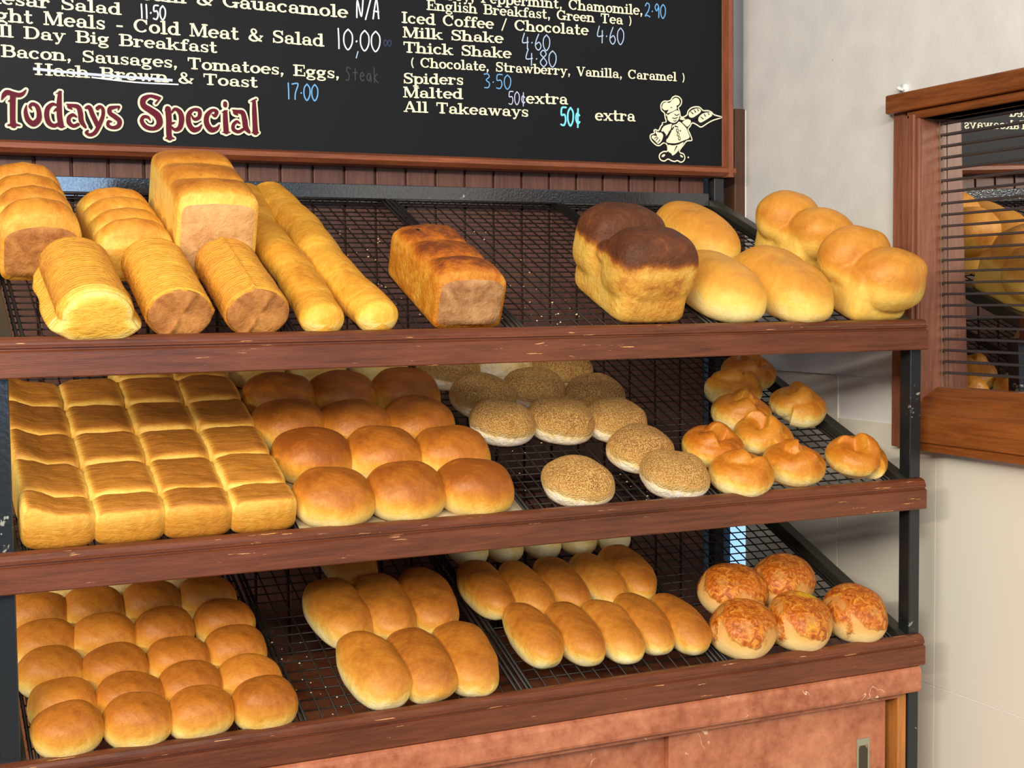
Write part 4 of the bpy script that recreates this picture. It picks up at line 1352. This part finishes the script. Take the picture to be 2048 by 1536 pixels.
o = ribbed_loaf(0.043, 0.034, 0.185, 5, flange=0.017, dome_end=True).build('ribbed_loaf', M['ribbed'], smooth=True)
tag(place(o, 1, -1.252, 0.100, 0.02, lift=0.008), 'ribbed barrel loaf with wide pale side flanges, front left of the top shelf', 'loaf', 'ribbed barrel loaves')
o = ribbed_loaf(0.041, 0.034, 0.185, 6, seam=0.05).build('ribbed_loaf', M['ribbed'], smooth=True)
dull_ends(o, 0.0936, M['end_brown'])
tag(place(o, 1, -1.151, 0.116, 0.0), 'ribbed barrel loaf without flanges or top seam, middle one of the three', 'loaf', 'ribbed barrel loaves')
o = ribbed_loaf(0.041, 0.034, 0.185, 7, seam=1.75).build('ribbed_loaf', M['ribbed'], smooth=True)
dull_ends(o, 0.0936, M['end_brown'])
tag(place(o, 1, -1.055, 0.116, 0.0), 'ribbed barrel loaf with a raised seam along its top, beside the baguettes', 'loaf', 'ribbed barrel loaves')

o = stick([(0.0, -0.265, 0), (0.004, -0.1, 0), (-0.004, 0.1, 0), (0.008, 0.265, 0)], 0.029, 0.024, 1.2).build('baguette', M['baguette'], smooth=True)
tag(place(o, 1, -0.965, 0.260, -0.02), 'left baguette, half hidden behind the tall square loaf', 'baguette', 'baguettes on the top shelf')
o = stick([(0.004, -0.268, 0), (-0.004, -0.1, 0), (0.004, 0.1, 0), (-0.004, 0.268, 0)], 0.030, 0.025, 2.6).build('baguette', M['baguette'], smooth=True)
tag(place(o, 1, -0.904, 0.264, 0.02), 'right baguette, whole length in view with dark specks near its front end', 'baguette', 'baguettes on the top shelf')

o = dome(0.110, 0.200, 0.080, 11, belly=0.36, e=2.5, lump=0.05, bake_lo=0.05, bake_hi=0.95, top=0.68).build('oval_loaf', M['vienna'], smooth=True)
tag(place(o, 1, -0.232, 0.318, 0.03), 'smooth oval loaf lying behind the dark-topped high loaf', 'loaf', 'smooth oval loaves')
o = dome(0.112, 0.185, 0.080, 12, belly=0.36, e=2.5, lump=0.05, bake_lo=0.05, bake_hi=0.95, top=0.70).build('oval_loaf', M['vienna'], smooth=True)
tag(place(o, 1, -0.331, 0.102, 0.02), 'smooth oval loaf in front, touching the dark-topped high loaf', 'loaf', 'smooth oval loaves')
o = dome(0.120, 0.210, 0.082, 13, belly=0.38, e=2.6, lump=0.06, bake_lo=0.05, bake_hi=0.95, top=0.62).build('oval_loaf', M['vienna'], smooth=True)
tag(place(o, 1, -0.213, 0.106, 0.02), 'smooth oval loaf with pale split front, between two high double loaves', 'loaf', 'smooth oval loaves')


def high_bake(hot, cut):
    def f(x, y, z, nz):
        return float(0.26 + 0.10 * sstep(0.0, 0.02, z) + hot * sstep(cut - 0.012, cut + 0.016, z + 0.012 * nz + 0.006 * noise.noise(Vector((x, y, z)) * 30)))
    return f


me = fuse('high_loaf', [ball(0, 0, 0.044, 0.057, 0.084, 0.045, 0.30, 0.26), ball(0, -0.043, 0.076, 0.067, 0.047, 0.058, 0.72, 0.6), ball(-0.003, 0.046, 0.080, 0.067, 0.047, 0.060, 0.72, 0.6), ball(-0.046, -0.006, 0.084, 0.020, 0.026, 0.018)],
          0.0028, 2, M['high_loaf'], lambda x, y, z, nz: high_bake(0.56, 0.090)(x, y, z, nz) + 0.15 * float(sstep(-0.066, -0.082, y)) * float(sstep(0.09, 0.07, z)), 0.02, 2)  # front face browned: its weaker light is painted into the crust
tag(place(link_mesh('high_loaf', me), 1, -0.473, 0.118, 0.0), 'high double tin loaf with very dark brown crown', 'loaf', 'high double loaves')
me = fuse('high_loaf', [ball(0, 0.008, 0.040, 0.046, 0.066, 0.041, 0.35, 0.3), ball(0.010, -0.034, 0.076, 0.054, 0.048, 0.044, 0.9, 0.85), ball(-0.010, 0.036, 0.080, 0.055, 0.044, 0.046, 0.9, 0.85), ball(-0.032, 0.002, 0.060, 0.018, 0.036, 0.024)],
          0.0026, 1, M['vienna'], high_bake(0.42, 0.074), 0.05, 5)
tag(place(link_mesh('high_loaf', me), 1, -0.070, 0.252, 0.0), 'pale double-domed loaf at the back right, against the white wall', 'loaf', 'high double loaves')
me = fuse('high_loaf', [ball(0, 0.008, 0.040, 0.054, 0.066, 0.041, 0.35, 0.3), ball(0.014, -0.034, 0.066, 0.062, 0.050, 0.050, 0.9, 0.85), ball(-0.010, 0.030, 0.078, 0.062, 0.044, 0.050, 0.9, 0.85), ball(-0.040, 0.0, 0.058, 0.018, 0.036, 0.024)],
          0.0026, 1, M['vienna'], high_bake(0.42, 0.068), 0.05, 9)
tag(place(link_mesh('high_loaf', me), 1, -0.070, 0.084, 0.0), 'pale double-domed loaf at the front right end of the top shelf', 'loaf', 'high double loaves')

# --- middle shelf: the pull-apart slab, each roll one part of it
slab = thing('bread_slab', 'golden slab of joined pull-apart rolls filling the left of the middle shelf', 'bread')
place(slab, 2, -1.339, 0.032)
RWD, RH = 0.0825, 0.052
ROW_Y = [0.0, 0.050, 0.133, 0.216, 0.299, 0.381, 0.462]
for r in range(6):
    for c in range(4):
        if r == 5 and c < 2:
            continue
        s = Vector((r * 3.1, c * 5.7, 2.0))
        RLN = ROW_Y[r + 1] - ROW_Y[r]
        rings, bakes = [], []
        n, m = 40, 22
        rise = (0.020 if c == 0 else 0.0) + 0.004 * noise.noise(s)
        for j in range(1, m):
            v = -math.pi / 2 + math.pi * j / m
            rr = abs(math.cos(v)) ** 0.52
            ring, bk = [], []
            for i in range(n):
                u = 2 * math.pi * i / n
                fx, fy = rr * spow(math.cos(u), 2 / 5.0), rr * spow(math.sin(u), 2 / 5.0)
                z = RH * 0.5 * (1 + spow(math.sin(v), 0.45))
                x, y = RWD * 0.53 * fx, RLN * 0.53 * fy
                p = Vector((x, y, z))
                zt = z / RH
                z = z + zt * (rise * max(0.0, -fx) - 0.003 * noise.noise(p * 30 + s)) + 0.002 * zt * noise.noise(p * 60 + s)
                ring.append((x, y, max(0, z)))
                seam = max(abs(fx), abs(fy))
                b0 = 0.86 * (1 - 0.80 * float(sstep(0.70, 0.93, seam))) if zt > 0.6 else 0.30
                if r == 0 and fy < -0.80 and zt < 0.93:
                    b0 = 0.40 + 0.20 * float(sstep(0.75, 0.3, zt)) - 0.3 * float(sstep(0.86, 1.0, abs(fx)))
                bk.append(b0 + 0.1 * noise.noise(s * 2))
            rings.append(ring)
            bakes.append(bk)
        b = MB()
        b.sections(rings, bakes)
        o = b.build('roll', M['slab'], slab, True)
        o.location = (RWD * (c + 0.5), (ROW_Y[r] + ROW_Y[r + 1]) / 2, 0)

ROWS = ['front', 'second', 'third', 'fourth', 'fifth']
COLS3 = ['left', 'middle', 'right']


def roll(kind, mesh, shelf, x, y, rz, label, group, cat='bread roll'):
    return tag(place(link_mesh(kind, mesh), shelf, x, y, rz), label, cat, group)


big = [(-0.952, 0.0625), (-0.851, 0.0625), (-0.75, 0.0625), (-0.947, 0.169), (-0.847, 0.162), (-0.748, 0.152), (-0.956, 0.256), (-0.862, 0.243), (-0.762, 0.242), (-0.947, 0.338), (-0.849, 0.336), (-0.749, 0.336)]
for i, (x, y) in enumerate(big):
    me = dome(0.112, 0.100, 0.064, 20 + i, belly=0.40, e=2.3, er=0.68, lump=0.07, bake_lo=0.06, bake_hi=0.92, top=0.92).mesh('brown_bun', M['bun'], True)
    roll('brown_bun', me, 2, x, y, rnd.uniform(-0.2, 0.2), 'big shiny brown bun on parchment, %s of the %s row from the front' % (COLS3[i % 3], ['first', 'second', 'third', 'fourth'][i // 3]), 'big brown buns on parchment')
for i, x in enumerate((-0.955, -0.855, -0.75)):
    me = dome(0.095, 0.088, 0.054, 40 + i, belly=0.36, lump=0.045, bake_lo=0.3, bake_hi=1.1, top=0.55).mesh('brown_bun', M['bun'], True)
    roll('brown_bun', me, 2, x, 0.448, 0.1 * i, 'pale bun in the hindmost row on parchment, hidden by the rail, %s' % COLS3[i], 'big brown buns on parchment')

seeds = [((-0.627, 0.238), 'left end of the row that catches the shadow edge'), ((-0.532, 0.233), 'middle of the row that catches the shadow edge'), ((-0.437, 0.225), 'right end of the row that catches the shadow edge'),
         ((-0.621, 0.323), 'directly behind the left end of the shaded-edge row'), ((-0.524, 0.340), 'second row from the back, in the middle'), ((-0.430, 0.308), 'second row from the back, at the right'),
         ((-0.444, 0.139), 'second from the front along the right edge of the batch'), ((-0.430, 0.061), 'front one touching the knot rolls'), ((-0.591, 0.061), 'lone front one beside the brown buns'),
         ((-0.640, 0.418), 'back left one under the top rail'), ((-0.540, 0.432), 'pale back middle one, half hidden by the rail'), ((-0.440, 0.405), 'back right one under the top rail')]
for i, ((x, y), where) in enumerate(seeds):
    me = dome(0.104, 0.094, 0.056, 60 + i, belly=0.44, er=0.66, e=2.3, lump=0.085, bake_lo=0.20, bake_hi=0.85, top=0.86 if i != 10 else 0.3).mesh('crumbed_roll', M['seed'], True)
    roll('crumbed_roll', me, 2, x, y, rnd.uniform(-0.4, 0.4), 'crumb-coated white roll, ' + where, 'crumb-coated rolls')


def knot_mesh(i, W, turn, hi=1.0):
    a0 = turn
    path, rad = [], []
    for k in range(34):
        t = k / 33
        ph = a0 + 2 * math.pi * 1.22 * t
        rr = 0.0265 if t < 0.72 else 0.0265 * (1 - (t - 0.72) / 0.28) ** 0.8
        zz = 0.0225 + 0.006 * t + (0.020 * float(sstep(0.70, 1.0, t)))
        path.append((rr * math.cos(ph), rr * math.sin(ph) * 0.9, zz * hi))
        rad.append(0.0215 + 0.003 * math.sin(t * 6) - 0.0045 * float(sstep(0.85, 1.0, t)))
    k2 = [(0.030 * math.cos(a0 + 2.4 + s) * (1 - s * 0.3), 0.030 * math.sin(a0 + 2.4 + s) * (1 - s * 0.3), 0.030 + 0.012 * s) for s in np.linspace(0, 1.3, 8)]
    lumps = [rope(path, rad), rope(k2, [0.017] * 8), ball(0, 0, 0.018, 0.034, 0.030, 0.018)]
    f = W / 0.096
    me = fuse('knot_roll', lumps, 0.0019, 2, M['knot'], lambda x, y, z, nz: float(0.08 + 0.74 * sstep(0.012, 0.042, z) * (0.72 + 0.28 * max(0, nz))), 0.04, i)
    for v in me.vertices:
        v.co *= f
    return me


knots = [((-0.087, 0.364), 'hindmost, under the top rail'), ((-0.160, 0.312), 'second from the back, left of the hindmost'), ((-0.197, 0.227), 'third from the back in the long cluster'), ((-0.080, 0.240), 'alone beside the right side rail, pale front'),
         ((-0.215, 0.146), 'in the centre of the cluster with a bow-shaped top'), ((-0.317, 0.128), 'left one touching the crumb-coated rolls'), ((-0.320, 0.052), 'front left one lying lengthways'), ((-0.212, 0.066), 'front middle one of the three'), ((-0.098, 0.062), 'front right one with a peaked top, apart from the rest')]
TURN = [0.6, 2.6, 0.9, 3.9, 4.6, 0.4, 2.2, 1.4, 5.2]
for i, ((x, y), where) in enumerate(knots):
    roll('knot_roll', knot_mesh(i, 0.100, TURN[i], 1.15 if i == 8 else 1.0), 2, x, y, 0.0, 'glazed knot roll, ' + where, 'glazed knot rolls')

# --- bottom shelf
dinner = [(-1.293, 0.0485), (-1.212, 0.0485), (-1.135, 0.0485), (-1.052, 0.0485), (-1.293, 0.095), (-1.213, 0.089), (-1.136, 0.095), (-1.06, 0.094), (-1.299, 0.158), (-1.221, 0.149), (-1.14, 0.15), (-1.061, 0.158), (-1.301, 0.214), (-1.226, 0.212), (-1.147, 0.213), (-1.063, 0.22), (-1.303, 0.276), (-1.23, 0.275), (-1.151, 0.276), (-1.075, 0.275)]
CO4 = ['leftmost', 'second from the left', 'third from the left', 'rightmost']
for i, (x, y) in enumerate(dinner):
    me = dome(0.086, 0.070, 0.056, 80 + i, belly=0.42, e=2.4, lump=0.075, bake_lo=0.14, bake_hi=0.95, top=0.88, er=0.62).mesh('dinner_roll', M['dinner'], True)
    roll('dinner_roll', me, 3, x, y, rnd.uniform(-0.15, 0.15), 'round dinner roll on the bottom shelf, %s in the %s row' % (CO4[i % 4], ROWS[i // 4]), 'dinner rolls on the bottom shelf')
for i, x in enumerate((-1.27, -1.19, -1.11)):
    me = dome(0.081, 0.066, 0.050, 110 + i, belly=0.40, e=2.5, lump=0.04, bake_lo=0.4, bake_hi=1.2, top=0.5).mesh('dinner_roll', M['dinner'], True)
    roll('dinner_roll', me, 3, x, 0.352, 0, 'pale dinner roll in the hindmost row, barely showing under the rail, %s' % COLS3[i], 'dinner rolls on the bottom shelf')

torp = [(-0.894, 0.083, 0.1), (-0.828, 0.081, 0.04), (-0.76, 0.083, -0.04), (-0.902, 0.21, 0.1), (-0.833, 0.207, 0.02), (-0.764, 0.213, -0.06)]
for i, (x, y, rz) in enumerate(torp):
    me = dome(0.083, 0.144, 0.060, 120 + i, er=0.66, belly=0.46, e=2.5, lump=0.085, bake_lo=0.16, bake_hi=0.95, top=0.88).mesh('fat_roll', M['longroll'], True)
    roll('fat_roll', me, 3, x, y, rz, 'fat long roll, %s of the %s three, right of the dinner rolls' % (COLS3[i % 3], ['front', 'back'][i // 3]), 'fat long rolls')
me = dome(0.078, 0.12, 0.054, 131, belly=0.42, e=2.5, lump=0.05, bake_lo=0.10, bake_hi=0.85, top=0.9).mesh('fat_roll', M['longroll'], True)
roll('fat_roll', me, 3, -0.845, 0.333, 0.1, 'fat long roll at the back in deep shade, only its top showing', 'fat long rolls')

hot = [(-0.637, 0.116), (-0.573, 0.109), (-0.513, 0.104), (-0.456, 0.112), (-0.397, 0.101), (-0.66, 0.233), (-0.6, 0.218), (-0.536, 0.226), (-0.47, 0.226), (-0.41, 0.235)]
CO5 = ['leftmost', 'second from the left', 'middle', 'second from the right', 'rightmost']
for i, (x, y) in enumerate(hot):
    me = dome(0.070, 0.136, 0.052, 140 + i, er=0.7, belly=0.46, e=2.25, lump=0.075, bake_lo=0.20, bake_hi=0.95, top=0.88, bend=0.004 * rnd.uniform(-1, 1)).mesh('slim_roll', M['longroll'], True)
    roll('slim_roll', me, 3, x, y, 0.06 + rnd.uniform(-0.04, 0.04), 'slim long roll, %s in the %s row of five' % (CO5[i % 5], ['front', 'second'][i // 5]), 'slim long rolls')
for i, x in enumerate((-0.642, -0.580, -0.512, -0.446, -0.382)):
    me = dome(0.064, 0.12, 0.050, 155 + i, belly=0.5, e=2.6, lump=0.03, bake_lo=0.5, bake_hi=1.2, top=0.5).mesh('slim_roll', M['longroll'], True)
    roll('slim_roll', me, 3, x, 0.362, 0.03, 'pale slim roll in the hindmost row under the rail, %s' % CO5[i], 'slim long rolls')

cheese = [(-0.268, 0.152, 'back left one with a pale bare spot'), (-0.166, 0.160, 'back right one'), (-0.311, 0.0625, 'front left one, half of it covered'), (-0.207, 0.0625, 'front middle one with bright yellow cheese'), (-0.099, 0.0635, 'front right one against the side rail')]
for i, (x, y, where) in enumerate(cheese):
    me = dome(0.114, 0.100, 0.070, 170 + i, belly=0.44, er=0.66, e=2.2, lump=0.05, bake_lo=0.15, bake_hi=0.9, top=0.85).mesh('cheese_roll', M['cheese_y' if i == 3 else 'cheese'], True)
    roll('cheese_roll', me, 3, x, y, 0.3 * i, 'round roll topped with melted cheese, ' + where, 'cheese-topped rolls')

# crumbs lying on the wires
cr = random.Random(9)
b = MB()
for k in range(170):
    s = cr.choice((1, 1, 1, 1, 2, 2, 2, 3))
    x, y = {1: (cr.uniform(-0.86, -0.56), cr.uniform(0.05, 0.42)), 2: (cr.uniform(-0.66, -0.36), cr.uniform(0.04, 0.3)), 3: (cr.uniform(-1.0, -0.94), cr.uniform(0.04, 0.2))}[s]
    h = 0.0022
    p = (x, y - h * math.sin(ANG), SHELF[s] + SLOPE * y + h * math.cos(ANG))
    r = cr.uniform(0.0005, 0.0013)
    v, f = ball(*p, r * 1.4, r, r * 0.8, n=6, m=4, rot=cr.uniform(0, 3))
    b.add(v, f)
o = b.build('bread_crumbs', plain('pale_crumb', srgb(222, 200, 160), 0.8), loc=AT)
o['kind'] = 'stuff'
tag(o, 'pale bread crumbs scattered over the wire shelves', 'crumbs')
